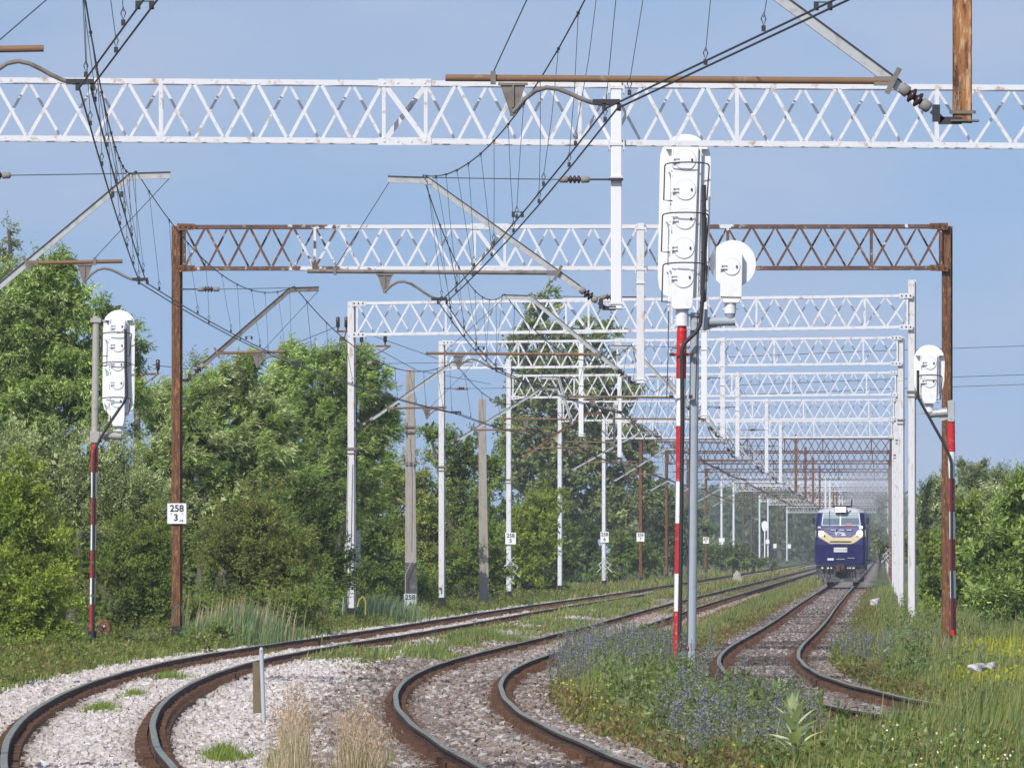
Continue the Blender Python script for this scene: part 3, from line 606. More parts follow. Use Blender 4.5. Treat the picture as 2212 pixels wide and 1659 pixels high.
def head(root, Y, plate_pts, hous, lamps, r, hoops, rails, rail_y, ybase=None):
    """plate outline and housing in photo coordinates, all standing at depth Y"""
    X = lambda px: SX(px, Y); Z = lambda py: SZ(py, Y)
    b = MB(); b.plate([(X(a), Z(c)) for a, c in plate_pts], Y+.01, Y+.03); b.build('background_plate', M['signal'], root, bevel=.004)
    b = MB(); b.plate([(X(a), Z(c)) for a, c in hous], Y-.18, Y+.01); b.build('housing', M['signal'], root, bevel=.012)
    for a, c in lamps: lamp_unit(root, X(a), Z(c), Y, r, Y-.18)
    for xl, xr, t, e in hoops: cage(root, X(xl), X(xr), Z(t), Z(e), Y-.12)
    for xa, xb in rails:
        b = MB(); b.bar((X(xa), Y-.10, Z(rail_y[0])), (X(xb), Y-.10, Z(rail_y[1])), .022, .022, up=(1, 0, 0)); b.box((X(xa)-.05*(1 if xa < hous[0][0] else -1), Y-.05, Z(rail_y[0])), (.13, .12, .05))
        for q in range(5):
            t = q/4; b.box((X(xa+(xb-xa)*t), Y-.05, Z(rail_y[0]+(rail_y[1]-rail_y[0])*t)), (.03, .1, .02))
        b.build('hoop_rail', M['signal'], root)
# tall signal between the middle and right tracks
Y1 = 146.0
s1 = thing('railway_signal', 'tall white five-lamp signal head on a red and white banded mast', 'signal', tuple(P(1462, 1470, Y1)), 'railway signals turned away from the camera')
pl = [(1536-55.2+55.2*math.cos(a), 345.3-55.3*math.sin(a)) for a in [math.pi*k/14 for k in range(15)]]
pl = pl+[(1421, 600), (1424, 622), (1432, 636), (1452, 645), (1500, 645), (1518, 636), (1528, 618), (1531, 600)]
head(s1, Y1, pl[::-1] if False else pl, [(1454.5, 318), (1450, 642), (1450.5, 664), (1455, 669), (1492, 668), (1496, 661), (1497, 642), (1509, 318)],
     [(1480.7, 347), (1480, 411), (1478.7, 474), (1477, 537), (1475.5, 600)], .178, [(1437, 1530, 357, 434), (1432, 1528.5, 465, 545), (1433, 1526, 573, 653)], [(1452.5, 1444), (1514, 1505)], (320, 672))
b = MB(); b.tube([P(1473, 704, Y1), P(1473.2, 674, Y1)], [.115, .115], 16); b.tube([P(1473.3, 674, Y1), P(1473.5, 664, Y1)], [.10, .14], 16)
for s_ in (-1, 1): b.tube([P(1473, 692, Y1), P(1473+s_*17, 692, Y1)], .012, 6)
b.build('mounting_collar', M['signal'], s1)
X1 = lambda py: 1473-11*(py-704)/721
rr_ = lambda py: .092 if py < 822 else .062
b = MB(); b.tube([P(1473, 716, Y1), P(1473, 703, Y1)], [.092, .07], 16, 0)
banded(b, None, X1, Y1, [(716, 818, 0), (818, 920, 1), (920, 1040, 0), (1040, 1130, 1), (1130, 1239, 0), (1239, 1320, 1), (1320, 1428, 0)], lambda py: .088 if py < 819 else (.078 if py < 921 else .064), 0)
b.tube([P(X1(1430), 1428, Y1), P(X1(1480), 1482, Y1)], .085, 14, 2); b.tube([P(X1(1400), 1400, Y1), P(X1(1402), 1402.5, Y1)], .078, 14, 0)
b.build('mast', [M['red'], M['bandwhite'], M['tar']], s1)
b = MB()
for py, wd, mi in ((766, 22, 0), (857, 21, 1)):
    x = X1(py); b.bar(P(x-wd, py, Y1-.1), P(x+wd, py, Y1-.1), .02, .05, mi)
    for s_ in (-1, 1): b.box(tuple(P(x+s_*wd, py, Y1-.12)), (.07, .07, .06), 2)
b.tube([P(1444, 672, Y1-.1), P(1443, 770, Y1-.12), P(1440, 862, Y1-.12)], .009, 5, 2); b.tube([P(1507, 672, Y1-.1), P(1505, 770, Y1-.12), P(1502, 868, Y1-.12)], .009, 5, 2)
b.build('ladder_bracket', [M['red'], M['bandwhite'], M['dark']], s1)
b = MB(); yc = Y1-.22
for a, e in zip([(1521, 400), (1521, 520), (1518, 640), (1513, 700), (1505, 716), (1478, 742), (1473, 757), (1474, 900), (1472, 1100), (1470, 1250), (1467, 1435)][:-1], [(1521, 520), (1518, 640), (1513, 700), (1505, 716), (1478, 742), (1473, 757), (1474, 900), (1472, 1100), (1470, 1250), (1467, 1435)]):
    b.tube([P(a[0], a[1], yc), P(e[0], e[1], yc)], .036, 8, 0)
b.tube([P(1526, 470, yc-.03), P(1525, 650, yc-.03)], .012, 6); b.build('cable_duct', M['cable'], s1)
# small round signal on the grey pole
s2 = thing('railway_signal', 'small round white signal on an arm of the plain grey pole', 'signal', tuple(P(1494, 1470, Y1+.06)), 'railway signals turned away from the camera')
Y2 = Y1+.06
circ = [(1583+50*math.cos(a), 570-51*math.sin(a)) for a in [2*math.pi*k/40 for k in range(40)]]
X = lambda px: SX(px, Y2); Z = lambda py: SZ(py, Y2)
b = MB(); b.plate([(X(a), Z(c)) for a, c in circ if c < 622], Y2+.01, Y2+.035); b.build('background_plate', M['signal'], s2)
b = MB(); b.plate([(X(1557), Z(549)), (X(1555), Z(642)), (X(1602), Z(643)), (X(1603.5), Z(549))], Y2-.16, Y2+.01)
b.plate([(X(1557), Z(642)), (X(1562), Z(655)), (X(1596), Z(655)), (X(1601), Z(643))], Y2-.13, Y2+.0)
b.build('housing', M['signal'], s2, bevel=.012)
lamp_unit(s2, X(1580), Z(577), Y2, .145, Y2-.16)
b = MB(); b.tube([P(1577, 677, Y2), P(1577.5, 662, Y2), P(1578, 647, Y2)], [.105, .10, .12], 16)
for s_ in (-1, 1): b.tube([P(1577, 668, Y2), P(1577+s_*17, 668, Y2)], .012, 6)
b.build('mounting_collar', M['signal'], s2)
b = MB(); b.tube([P(1578, 692, Y2), P(1577, 677, Y2)], [.06, .10], 14); b.tube([P(1500, 696, Y2), P(1588, 694, Y2)], [.085, .078], 16); b.box(tuple(P(1522, 691, Y2)), (.10, .22, .36)); b.bar(P(1520, 712, Y2), P(1550, 703, Y2), .02, .05)
b.build('side_arm', M['signalgrey'], s2)
b = MB(); b.tube([P(1493.5, 1440, Y2), P(1501, 676, Y2)], [.085, .078], 18); b.tube([P(1493, 1480, Y2), P(1493.5, 1438, Y2)], .11, 14, 1)
for py in (681, 712): b.box(tuple(P(1500, py, Y2)), (.24, .22, .03))
b.build('mast', [M['signalgrey'], M['tar']], s2)
b = MB(); b.tube([P(1477, 1399, Y1), P(1487, 1399, Y1-.02)], .035, 8, 1); b.tube([P(1487, 1399, Y1), P(1508, 1403, Y1), P(1522, 1415, Y1), P(1532, 1436, Y1), P(1535, 1462, Y1)], .011, 6)
b.tube([P(1516, 1416, Y1), P(1524, 1440, Y1), P(1530, 1465, Y1)], .011, 6)
o = b.build('loose_cable', [M['cable'], M['red']]); tag(o, 'black cable hanging from a red socket at the foot of the signal masts', 'cable')
# signal by the trees on the left
Y3 = 190.0; g3 = 1190+(HC+.5)*F/Y3
s3 = thing('railway_signal', 'five-lamp white signal on a grey-topped banded mast before the left trees', 'signal', tuple(P(199, 1405, Y3)), 'railway signals turned away from the camera')
pl = [(257+34.5*math.cos(a), 704-34.5*math.sin(a)) for a in [math.pi*k/12 for k in range(13)]]+[(221, 866), (225, 884), (238, 898), (250, 903), (268, 903), (281, 894), (289, 880), (290.5, 860)]
head(s3, Y3, pl, [(241, 692), (240, 897), (241, 912), (245, 921), (266, 921), (269, 911), (270, 897), (272, 692)], [(256.5, 706), (256, 747), (255, 788), (254.5, 828), (253.5, 867)], .14,
     [(222, 284, 722, 769), (221.5, 283, 786, 790), (220, 282, 862, 893)], [(238, 236), (274, 271)], (690, 916))
b = MB(); b.tube([P(257, 931, Y3), P(257, 919, Y3)], .11, 14); b.build('mounting_collar', M['signal'], s3)
b = MB(); b.tube([P(204.5, 958, Y3), P(207.5, 683, Y3)], [.08, .075], 16); b.box(tuple(P(207, 692, Y3)), (.24, .2, .10)); b.bar(P(212, 692, Y3), P(240, 695, Y3), .02, .05); b.tube([P(208, 940, Y3), P(262, 942, Y3)], [.085, .08], 14); b.box(tuple(P(205, 944, Y3)), (.22, .22, .25)); b.bar(P(210, 955, Y3), P(236, 949, Y3), .02, .05)
b.build('upper_pole', M['concpole'], s3)
X3 = lambda py: 204.5-6*(py-956)/440
b = MB(); banded(b, None, X3, Y3, [(957, 1020, 0), (1020, 1075, 1), (1075, 1133, 0), (1133, 1188, 1), (1188, 1248, 0), (1248, 1305, 1), (1305, 1363, 0)], lambda py: .078 if py < 1021 else .062, 0)
b.tube([P(X3(1363), 1362, Y3), P(X3(1403), 1408, Y3)], .10, 12, 2); b.box(tuple(P(X3(1400)+8, 1405, Y3)), (.36, .3, .06), 2)
b.build('mast', [M['red'], M['bandwhite'], M['tar']], s3)
b = MB(); yc = Y3-.17; ch = [(271, 711), (271.5, 800), (274, 855), (268, 868), (236, 915), (215, 950), (204, 975), (203, 1000), (202, 1200), (200, 1400)]
for a, e in zip(ch[:-1], ch[1:]): b.tube([P(a[0], a[1], yc), P(e[0], e[1], yc)], .034, 8)
b.build('cable_duct', M['cable'], s3)
# two-lamp signal in front of the right gantry leg
Y4 = 184.0
s4 = thing('railway_signal', 'short white two-lamp signal beside the rusty right gantry leg', 'signal', tuple(P(2058, 1350, Y4)), 'railway signals turned away from the camera')
pl = [(2007.5+33.5*math.cos(a), 779-34*math.sin(a)) for a in [math.pi*k/12 for k in range(13)]]+[(1974.5, 828), (1979, 845), (1990, 857), (2002, 862), (2014, 862), (2027, 855), (2036, 842), (2040, 824)]
head(s4, Y4, pl, [(1991, 768), (1990, 855), (1992, 866), (1996, 872), (2019, 872), (2022, 866), (2023, 852), (2024, 768)], [(2008, 785), (2007.5, 824)], .135, [(1982, 2033, 814, 863)], [(1989, 1989), (2026, 2026)], (766, 870))
b = MB(); b.tube([P(2006, 890, Y4), P(2006, 880, Y4), P(2006.5, 870, Y4)], [.12, .10, .10], 14); b.build('mounting_collar', M['signal'], s4)
b = MB(); b.tube([P(2003, 895, Y4), P(2046, 890, Y4)], [.085, .10], 14); b.bar(P(2030, 905, Y4), P(2050, 900, Y4), .05, .10); b.box(tuple(P(2054, 888, Y4)), (.14, .2, .46)); b.box(tuple(P(2057, 882, Y4)), (.10, .12, .36)); b.box(tuple(P(1996, 893, Y4)), (.25, .2, .03)); b.build('side_arm', M['galv'], s4)
X4 = lambda py: 2054.5+5*(py-905)/445
b = MB(); banded(b, None, X4, Y4, [(906, 976, 0), (976, 1033, 1), (1033, 1105, 0), (1105, 1164, 1), (1164, 1233, 0), (1233, 1292, 1), (1292, 1372, 0)], lambda py: .085 if py < 977 else .066, 0)
b.build('mast', [M['red'], M['bandwhite'], M['tar']], s4)
b = MB(); yc = Y4-.2; ch = [(1983, 800), (1983, 850), (1985, 862), (2012, 910), (2037, 955), (2050, 982), (2055, 1000), (2056, 1200), (2058, 1360)]
for a, e in zip(ch[:-1], ch[1:]): b.tube([P(a[0], a[1], yc), P(e[0], e[1], yc)], .032, 8)
b.build('cable_duct', M['cable'], s4)
# a far signal among the white legs
Y5 = 1120.0
s5 = thing('railway_signal', 'tiny far white signal between the distant gantry legs', 'signal', tuple(P(1652, 1215, Y5)), 'railway signals turned away from the camera')
b = MB(); b.plate([(SX(1652+7*math.cos(a), Y5), SZ(1133-8*math.sin(a)*(1 if math.sin(a) > 0 else 1.9), Y5)) for a in [2*math.pi*k/16 for k in range(16)]], Y5, Y5+.1); b.build('background_plate', M['signal'], s5)
b = MB(); b.tube([P(1652, 1215, Y5), P(1652, 1140, Y5)], .1, 6); b.build('mast', M['bandwhite'], s5)
# ------------------------------------------------------------------ kilometre plates
def text(body, loc, size, parent, m=None, extrude=.002, name='lettering'):
    cu = bpy.data.curves.new(name, 'FONT'); cu.body = body; cu.size = size; cu.extrude = extrude; cu.align_x = 'CENTER'; cu.align_y = 'CENTER'
    cu.materials.append(m or M['ink']); o = bpy.data.objects.new(name, cu); C.objects.link(o)
    cu.offset = .004*size/.2; dg = bpy.context.evaluated_depsgraph_get(); me = bpy.data.meshes.new_from_object(o.evaluated_get(dg)); C.objects.unlink(o); bpy.data.objects.remove(o); o = bpy.data.objects.new(name, me); C.objects.link(o)
    o.parent = parent; o.location = Vector(loc)-root_loc(parent); o.rotation_euler = (R_(90), 0, 0); return o
def km(px, py, Y, wpx, hpx, top, bot, label, small=None, pm='plate'):
    c = P(px, py, Y); wd, ht = wpx*Y/F, hpx*Y/F
    root = thing('kilometre_sign', label, 'distance sign', tuple(c), 'kilometre plates on the posts')
    b = MB(); b.box(tuple(c), (wd, .012, ht)); b.build('plate', M[pm], root)
    if bot is not None:
        text(top, c+Vector((0, -.010, ht*.24)), ht*.46, root); text(bot, c+Vector((0 if not small else -wd*.05, -.010, -ht*.21)), ht*.46, root)
    if small: text(small, c+Vector((wd*.22, -.010, -ht*.36)), ht*.16, root)
    b = MB()
    for s_ in (-1, 1): b.box(tuple(c+Vector((s_*wd*.30, -.01, .0))), (.02, .012, .02))
    b.box(tuple(c+Vector((0, .03, 0))), (wd*.8, .04, .03)); b.build('fixing', M['galvold'], root)
km(382, 1109, GY[2]-.18, 41, 44, '258', '3', 'white plate reading 258 over 3 on the rusty left gantry leg', '-19')
km(886, 1298, 287-.40, 27, 32, '258', '4', 'pale grey plate reading 258 over 4 at the foot of the concrete pole', None, 'plateblue')
km(1103, 1163, GY[5]-.2, 23, 25, '258', '5', 'white plate reading 258 over 5 on a white gantry leg')
km(1306, 1160, GY[7]-.2, 18, 23, '258', '6', 'white plate reading 258 over 6 on a white gantry leg')
km(1383.5, 1160, GY[8]-.2, 17, 19, '258', '7', 'white plate reading 258 over 7 on a brown gantry leg')
km(1483.5, 1190, GY[10]-.2, 9, 17, '258', '8', 'narrow white plate partly hidden by the grey signal pole')
km(1525, 1167, GY[11]-.2, 13, 14, '258', '9', 'small white plate on the last brown gantry leg')
for q, (px, py, wp, hp, k, lb) in enumerate(((1559, 1169, 12, 14, 12, 'tiny white plate on the nearer far white leg'), (1607, 1194, 8, 10, 14, 'tiny white plate low on the first distant brown leg'), (1624, 1208, 9, 10, 15, 'tiny white plate low on the second distant brown leg'), (1658, 1170, 8, 9, 17, 'tiny white plate on a distant leg below the far signal'), (1674, 1179, 7, 9, 18, 'tiny white plate right of the far signal'), (1705, 1180, 7, 9, 19, 'tiny farthest white plate left of the train'))):
    km(px, py, GY[k]-.3, wp, hp, '', None, lb)
# ------------------------------------------------------------------ concrete poles, wires of the side line
def conc(px0, px1, py0, py1, Y, w0, w1, label):
    root = thing('concrete_pole', label, 'pole', tuple(P(px1, py1, Y)), 'old concrete poles by the left track')
    b = MB(); b.bar(P(px1, py1+12, Y), P(px0, py0, Y), w1, w1, 0, up=(0, 1, 0), ends=(w0, w0)); sh = b.build('shaft', M['concrete'], root, bevel=.02)
    return root
cp = conc(886, 888, 798, 1318, 287, .29, .43, 'grey tapered concrete pole with the 258/4 plate at its foot')
b = MB()
for py in (922, 934, 1000, 1003): b.box(tuple(P(886, py, 287)), (.42, .44, .06))
b.bar(P(875, 905, 286.7), P(875, 938, 286.7), .03, .03); b.bar(P(897, 905, 286.7), P(897, 938, 286.7), .03, .03); b.box(tuple(P(899, 1001, 286.7)), (.25, .1, .07)); b.build('clamp', M['galvold'], cp)
b = MB(); b.bar(P(888.5, 1300, 287), P(887.4, 1215, 287), .445, .445, 0, up=(0, 1, 0), ends=(.40, .40)); b.build('tarred_foot', M['concretepatch'], cp)
b = MB(); b.tube([P(882, 940, 286.7), P(884, 1020, 286.6), P(883, 1180, 286.6)], .012, 5); b.tube([P(893, 1003, 286.6), P(895, 1200, 286.6), P(876, 1240, 286.6), P(875, 1310, 286.6)], .012, 5); b.build('ground_wire', M['galv'], cp)
conc(1041, 1046, 862, 1303, 322, .27, .40, 'plain grey-brown tapered concrete pole between two white gantry legs')
def sidepole(px, py, arms, Y, label, foot=1260):
    root = thing('utility_pole', label, 'pole', tuple(P(px, foot, Y)), 'side line poles behind the trees')
    b = MB(); b.tube([P(px, foot, Y), P(px, py, Y)], [.15, .11], 8); b.build('shaft', M['bark'], root)
    for a, e, yy_, ins in arms:
        b = MB(); b.bar(P(a, yy_, Y), P(e, yy_, Y), .08, .08); b.bar(P(px, yy_+34, Y), P(e-4, yy_+2, Y), .05, .05); ar = b.build('crossarm', M['rust'], root)
        for x in ins:
            b = MB(); h = .028*Y/16; q = P(x, yy_, Y)
            b.tube([q, q+Vector((0, 0, h*.25)), q+Vector((0, 0, h*.3)), q+Vector((0, 0, h*.95)), q+Vector((0, 0, h))], [.03, .03, .075, .075, .03], 8); b.build('insulator', M['porcelain'], ar)
    return root
sidepole(296, 795, [(300, 344, 808, (341,))], 300, 'dark pole with one insulator showing right of the left signal', 1200)
sidepole(739, 728, [(727, 751, 716, (730, 748))], 330, 'dark pole with two insulators behind the left leg of a white gantry', 1150)
sidepole(783, 785, [(757, 844, 748, (781, 832))], 345, 'dark pole with a long crossarm right of a white gantry leg', 1150)
w = MB()
for pts in ([(341, 790, 300), (480, 805, 312), (730, 705, 330)], [(748, 705, 330), (832, 735, 345), (960, 780, 380), (1100, 800, 460)], [(781, 735, 345), (900, 800, 380), (1060, 830, 460)]):
    w.tube([P(*p) for p in pts], .014, 5)
o = w.build('power_line', M['wire']); tag(o, 'thin sagging wires strung between the dark side poles', 'wires')
w = MB()
for a in (750, 812, 833): w.tube([P(1560, a+22, 900), P(1900, a+8, 900), P(2400, a-9, 900)], .034, 5)
o = w.build('power_line', M['wire']); tag(o, 'three thin distant wires crossing the sky behind the right leg', 'wires')
# weights, hoses and boxes by the posts
root = thing('tension_weights', 'stack of grey tension weights hanging behind a white gantry leg', 'weights', tuple(P(772, 1220, 252)))
b = MB()
for q in range(13): b.box(tuple(P(772.5, 1148+q*5.8, 251.9)), (.17, .2, .072))
b.build('weight_disc', M['plateblue'], root); b = MB(); b.tube([P(772, 1148, 252), P(770, 862, 252)], .014, 5); b.build('cable', M['wire'], root)
b = MB(); b.tube([P(752, 985, 251), P(748, 1180, 251), P(744, 1250, 251), P(740, 1330, 251)], .018, 6); b.box(tuple(P(748, 1182, 251)), (.09, .09, .2)); o = b.build('anchor_rope', M['galv']); tag(o, 'pale steel rope slanting down left of a white gantry leg', 'rope')
for pts, m_, lab, Y in (([(772, 1310), (776, 1295), (784, 1288), (790, 1300), (789, 1325), (791, 1352)], 'yellow', 'yellow looped hose beside a black-footed white gantry leg', 250), ([(376, 1340), (377, 1315), (384, 1308), (392, 1312), (396, 1340), (396, 1378)], 'greencable', 'thin green looped cable at the rusty gantry leg', 188)):
    b = MB(); q = [P(a, c, Y) for a, c in pts]; b.tube(q, .019 if m_ == 'yellow' else .014, 6); o = b.build('hose', M[m_]); tag(o, lab, 'hose')
root = thing('relay_box', 'rusty tilted box on a thin stand beside the left signal mast', 'box', tuple(P(235, 1405, 188)))
b = MB(); rot = Matrix.Rotation(R_(8), 3, 'Y'); b.box(tuple(P(226, 1354, 188)), (.28, .16, .32), 0, rot); b.build('box', M['rust'], root, bevel=.01)
b = MB(); b.bar(P(230, 1370, 188), P(236, 1408, 188), .04, .04); b.build('stand', M['rust'], root); b = MB(); b.box(tuple(P(225, 1352, 187.9)), (.05, .03, .05)); b.build('latch', M['galv'], root)
b = MB(); b.tube([P(210, 1350, 187.8), P(222, 1356, 187.7), P(229, 1375, 187.8), P(229, 1402, 187.9)], .014, 6); o = b.build('loose_cable', M['cable']); tag(o, 'black cable from the left signal foot to the rusty box', 'cable')
# small marker post with a brown board in the foreground ballast
YB = 104.0
root = thing('marker_post', 'light grey tube post carrying a narrow brown board in the pale ballast', 'marker post', tuple(P(566, 1560, YB)))
b = MB(); b.tube([P(570, 1560, YB), P(569, 1530, YB)], .026, 10); b.tube([P(569, 1532, YB), P(564.5, 1402, YB)], .027, 10); b.tube([P(564.5, 1403, YB), P(564.4, 1398, YB)], [.027, .016], 10); b.box(tuple(P(564.5, 1406, YB-.025)), (.010, .01, .010), 1); b.build('post', [M['greypost'], M['dark']], root)
b = MB(); b.plate([(SX(545.5, YB), SZ(1430, YB)), (SX(546.5, YB), SZ(1540, YB)), (SX(573, YB), SZ(1540, YB)), (SX(569, YB), SZ(1428, YB))], YB+.035, YB+.048); b.build('board', M['brownboard'], root)
# climbing guards
def guard(px, py, h, Y, label):
    b = MB(); rr = random.Random(int(px))
    for k in range(4):
        z = py-h/2+h*k/3.2
        for s_ in (-1, 1): b.bar(P(px-s_*h*.2, z, Y-.2), P(px+s_*h*.2, z+h*.34, Y-.2), .02, .022)
    for s_ in (-1, 1):
        b.tube([P(px+s_*3, py-h*.2, Y), P(px+s_*h*.36, py-h*.02, Y), P(px+s_*h*.2, py+h*.2, Y), P(px+s_*h*.46, py+h*.44, Y)], .028, 5)
    o = b.build('climbing_guard', M['white2']); tag(o, label, 'guard', 'climbing guards on the gantry legs')
guard(1102, 1226, 46, GY[5], 'crossed white climbing guard under the 258/5 plate'); guard(1306, 1220, 36, GY[7], 'crossed white climbing guard under the 258/6 plate'); guard(1919, 1200, 34, 559, 'twisted white climbing guard on the brown leg right of the train')
# pale stones lying about
def rock(px, py, Y, sx, sz, label, seed, name='boulder', m='rubble'):
    rg_ = random.Random(seed); import bmesh; bm = bmesh.new(); bmesh.ops.create_icosphere(bm, subdivisions=3, radius=1); c = P(px, py, Y)
    ph = [rg_.uniform(0, 6) for _ in range(9)]
    for v in bm.verts:
        k = 1+.16*math.sin(3.1*v.co.x+ph[0])*math.sin(3.7*v.co.y+ph[1])+.12*math.sin(6*v.co.z+ph[2]+4*v.co.x)+.05*math.sin(13*v.co.x+ph[3])*math.sin(11*v.co.z+ph[4])
        q = v.co*k; q.z = max(min(q.z, .62+.2*q.x), -.6); v.co = Vector((q.x*sx, q.y*sx*.8, q.z*sz*1.3))
    me = bpy.data.meshes.new(name); bm.to_mesh(me); bm.free(); me.materials.append(M[m]); o = bpy.data.objects.new(name, me); C.objects.link(o); o.location = c
    tag(o, label, 'stone', 'pale stones in the weeds')
rock(2112, 1441, 124, .13, .075, 'largest white broken stone among yellow weeds at the right', 1); rock(2141, 1437, 126, .075, .06, 'smaller white stone just right of the largest one', 2)
rock(1890, 1300, 262, .14, .13, 'white lump in the grass before the white gantry legs', 3); rock(1500, 1275, 330, .14, .11, 'grey block beside the middle track past the grey pole', 4, m='concrete')
root = thing('marker_stone', 'small pointed concrete marker between the two left tracks', 'marker stone', tuple(P(1592, 1253, 560)))
b = MB(); b.bar(P(1592, 1262, 560), P(1592, 1242, 560), .7, .6, 0, up=(0, 1, 0), ends=(.5, .4)); b.bar(P(1592, 1242, 560), P(1592, 1232, 560), .5, .4, 0, up=(0, 1, 0), ends=(.06, .06)); b.build('body', M['concrete'], root)
# ------------------------------------------------------------------ diesel locomotive
BLUE = mat('loco_blue', (.011,.013,.092), .38, spec=.22, var=.15, second=(.05,.04,.075), scale=1.3, lo=.52, hi=.75, third=(.10,.08,.08)); CREAM = mat('loco_cream', (.54,.45,.30), .45, var=.06, second=(.42,.34,.22), scale=2, lo=.58, hi=.8)
UPB = mat('loco_blue_sky_sheen', (.10,.10,.23), .3, var=.15, second=(.22,.21,.33), scale=2, lo=.5, hi=.75); GREYP = mat('loco_grey', (.04,.042,.05), .55, second=(.17,.17,.17), scale=3, var=.15); ROOF = mat('loco_roof_grey', (.42,.44,.48), .5, var=.08)  # UPB is the body blue paled, with the sky's reflection painted in
GLASS = mat('windscreen_glass', (.10,.15,.20), .12, var=.15, spec=.7); GLASST = mat('windscreen_reflection', (.27,.32,.36), .25, var=.1); LAMP = emit('headlight_glow', (1, .93, .74), 14); LAMPW = emit('lamp_glow_white', (1, .99, .95), 11)  # GLASST: paler tone painted for the reflection on the glass
PLT = mat('number_plate_white', (.66,.68,.70), .5, var=.05); UND = mat('underframe_black', (.02,.02,.022), .7, var=.2); ORG = mat('orange_cloth', (.62,.13,.07), .8, var=.1)
FY = 507.0; FX = float(xR(FY)); TH = math.atan(.056)
loco = thing('locomotive', 'dark blue and cream diesel locomotive with its headlights lit, coming head-on', 'locomotive', (FX, FY, 0)); 
def Lp(x, y, z): return (FX+x*math.cos(TH)+y*math.sin(TH), FY+y*math.cos(TH)-x*math.sin(TH), z)
class LM(MB):
    def add(s, vs, fs, mi=0, smooth=False): MB.add(s, [Lp(*v) for v in vs], fs, mi, smooth)
def yf(z): return 0 if z < 2.5 else ((z-2.5)*.22 if z < 3.62 else .2464+(z-3.62)*.5)
def ring(z, hw, ch, back): 
    y = yf(z); return [(-hw+ch, y, z), (hw-ch, y, z), (hw, y+ch*1.3, z), (hw, back, z), (-hw, back, z), (-hw, y+ch*1.3, z)]
def loft(b, rings, mi=0):
    n = len(rings[0]); vs = [v for r in rings for v in r]
    b.add(vs, [(i*n+k, i*n+(k+1) % n, (i+1)*n+(k+1) % n, (i+1)*n+k) for i in range(len(rings)-1) for k in range(n)]+[list(range(n))[::-1], [(len(rings)-1)*n+k for k in range(n)]], mi)
b = LM(); loft(b, [ring(1.28, 1.49, .12, 21), ring(1.45, 1.52, .14, 21), ring(2.5, 1.53, .16, 21), ring(3.62, 1.52, .2, 21), ring(4.44, 1.42, .26, 21)]); b.build('body', BLUE, loco, bevel=.03)
b = LM(); loft(b, [ring(4.442, 1.43, .27, 21), ring(4.60, 1.32, .3, 21), ring(4.72, 1.0, .35, 21), ring(4.76, .6, .3, 21)]); 
b.box((0, 3.5, 4.83), (1.0, 1.2, .16), 1); b.box((-.35, 2.6, 4.84), (.12, .4, .14), 1); b.box((.3, 2.6, 4.86), (.5, .3, .1), 1); b.box((-.02, 2.5, 4.92), (.06, .3, .16), 1); rf = b.build('roof', [ROOF, UND], loco, bevel=.02)
b = LM(); b.tube([(.61, 2.4, 4.72), (.64, 2.4, 5.05), (.67, 2.4, 5.30)], [.05, .045, .03], 6); b.tube([(.95, 1.8, 4.68), (1.08, 1.9, 4.80)], .02, 5); b.build('aerial', UND, rf)
def facepoly(b, pts, eps, mi=0, th=.03):
    n = len(pts); vs = [(x, yf(z)-eps, z) for x, z in pts]+[(x, yf(z)+th, z) for x, z in pts]
    b.add(vs, [list(range(n)), list(range(2*n-1, n-1, -1))]+[(i, n+i, n+(i+1) % n, (i+1) % n) for i in range(n)], mi)
b = LM(); facepoly(b, [(-1.36, 2.98), (-.70, 2.60), (-.62, 2.56), (.68, 2.56), (.92, 2.66), (1.36, 3.0), (1.36, 3.38), (1.12, 3.36), (.66, 2.95), (-.46, 2.95), (-1.04, 3.36), (-1.36, 3.38)], .018); b.build('cream_band', CREAM, loco)
b = LM(); facepoly(b, [(-.98, 3.35), (-.42, 2.97), (.62, 2.97), (1.07, 3.34), (1.07, 3.40), (1.3, 3.46), (1.28, 3.58), (-1.24, 3.58), (-1.24, 3.46), (-.98, 3.42)], .012); b.build('bonnet_panel', UPB, loco)
b = LM()
for s_ in (-1, 1): b.box((s_*1.505, .75, 3.2), (.04, .9, .42))
b.box((0, -.02, 2.70), (1.3, .04, .05), 1); b.build('side_band', [CREAM, mat('slot_shadow_brown', (.12,.07,.03), .9)], loco)
# windscreen
b = LM(); facepoly(b, [(-1.16, 3.66), (1.22, 3.66), (1.14, 4.42), (-1.08, 4.42)], .012, 0); fr = b.build('windscreen_frame', PLT, loco)
b = LM(); facepoly(b, [(-1.11, 3.70), (-.06, 3.70), (-.05, 4.38), (-1.04, 4.38)], .022); b.build('windscreen', GLASS, fr)
b = LM(); facepoly(b, [(.03, 3.70), (1.17, 3.70), (1.09, 4.38), (.03, 4.38)], .022); b.build('windscreen', GLASS, fr)
b = LM(); facepoly(b, [(-1.06, 4.10), (-.06, 4.10), (-.05, 4.37), (-1.03, 4.37)], .026, 0, 0); facepoly(b, [(.04, 4.12), (1.12, 4.12), (1.08, 4.37), (.04, 4.37)], .026, 0, 0); b.build('glass_reflection', GLASST, fr)  # pale strips painting a reflection across the upper part of both panes
b = LM()
for x0, z0, x1, z1 in ((-.66, 3.66, -.68, 4.30), (.38, 4.34, .62, 4.60), (-.68, 4.3, -.66, 4.58)): b.bar((x0, yf(z0)-.05, z0), (x1, yf(z1)-.05, z1), .03, .03)
b.build('wiper', UND, fr)
b = LM(); facepoly(b, [(.30, 3.69), (.72, 3.69), (.70, 3.80), (.34, 3.80)], .03); b.build('orange_cloth', ORG, fr)
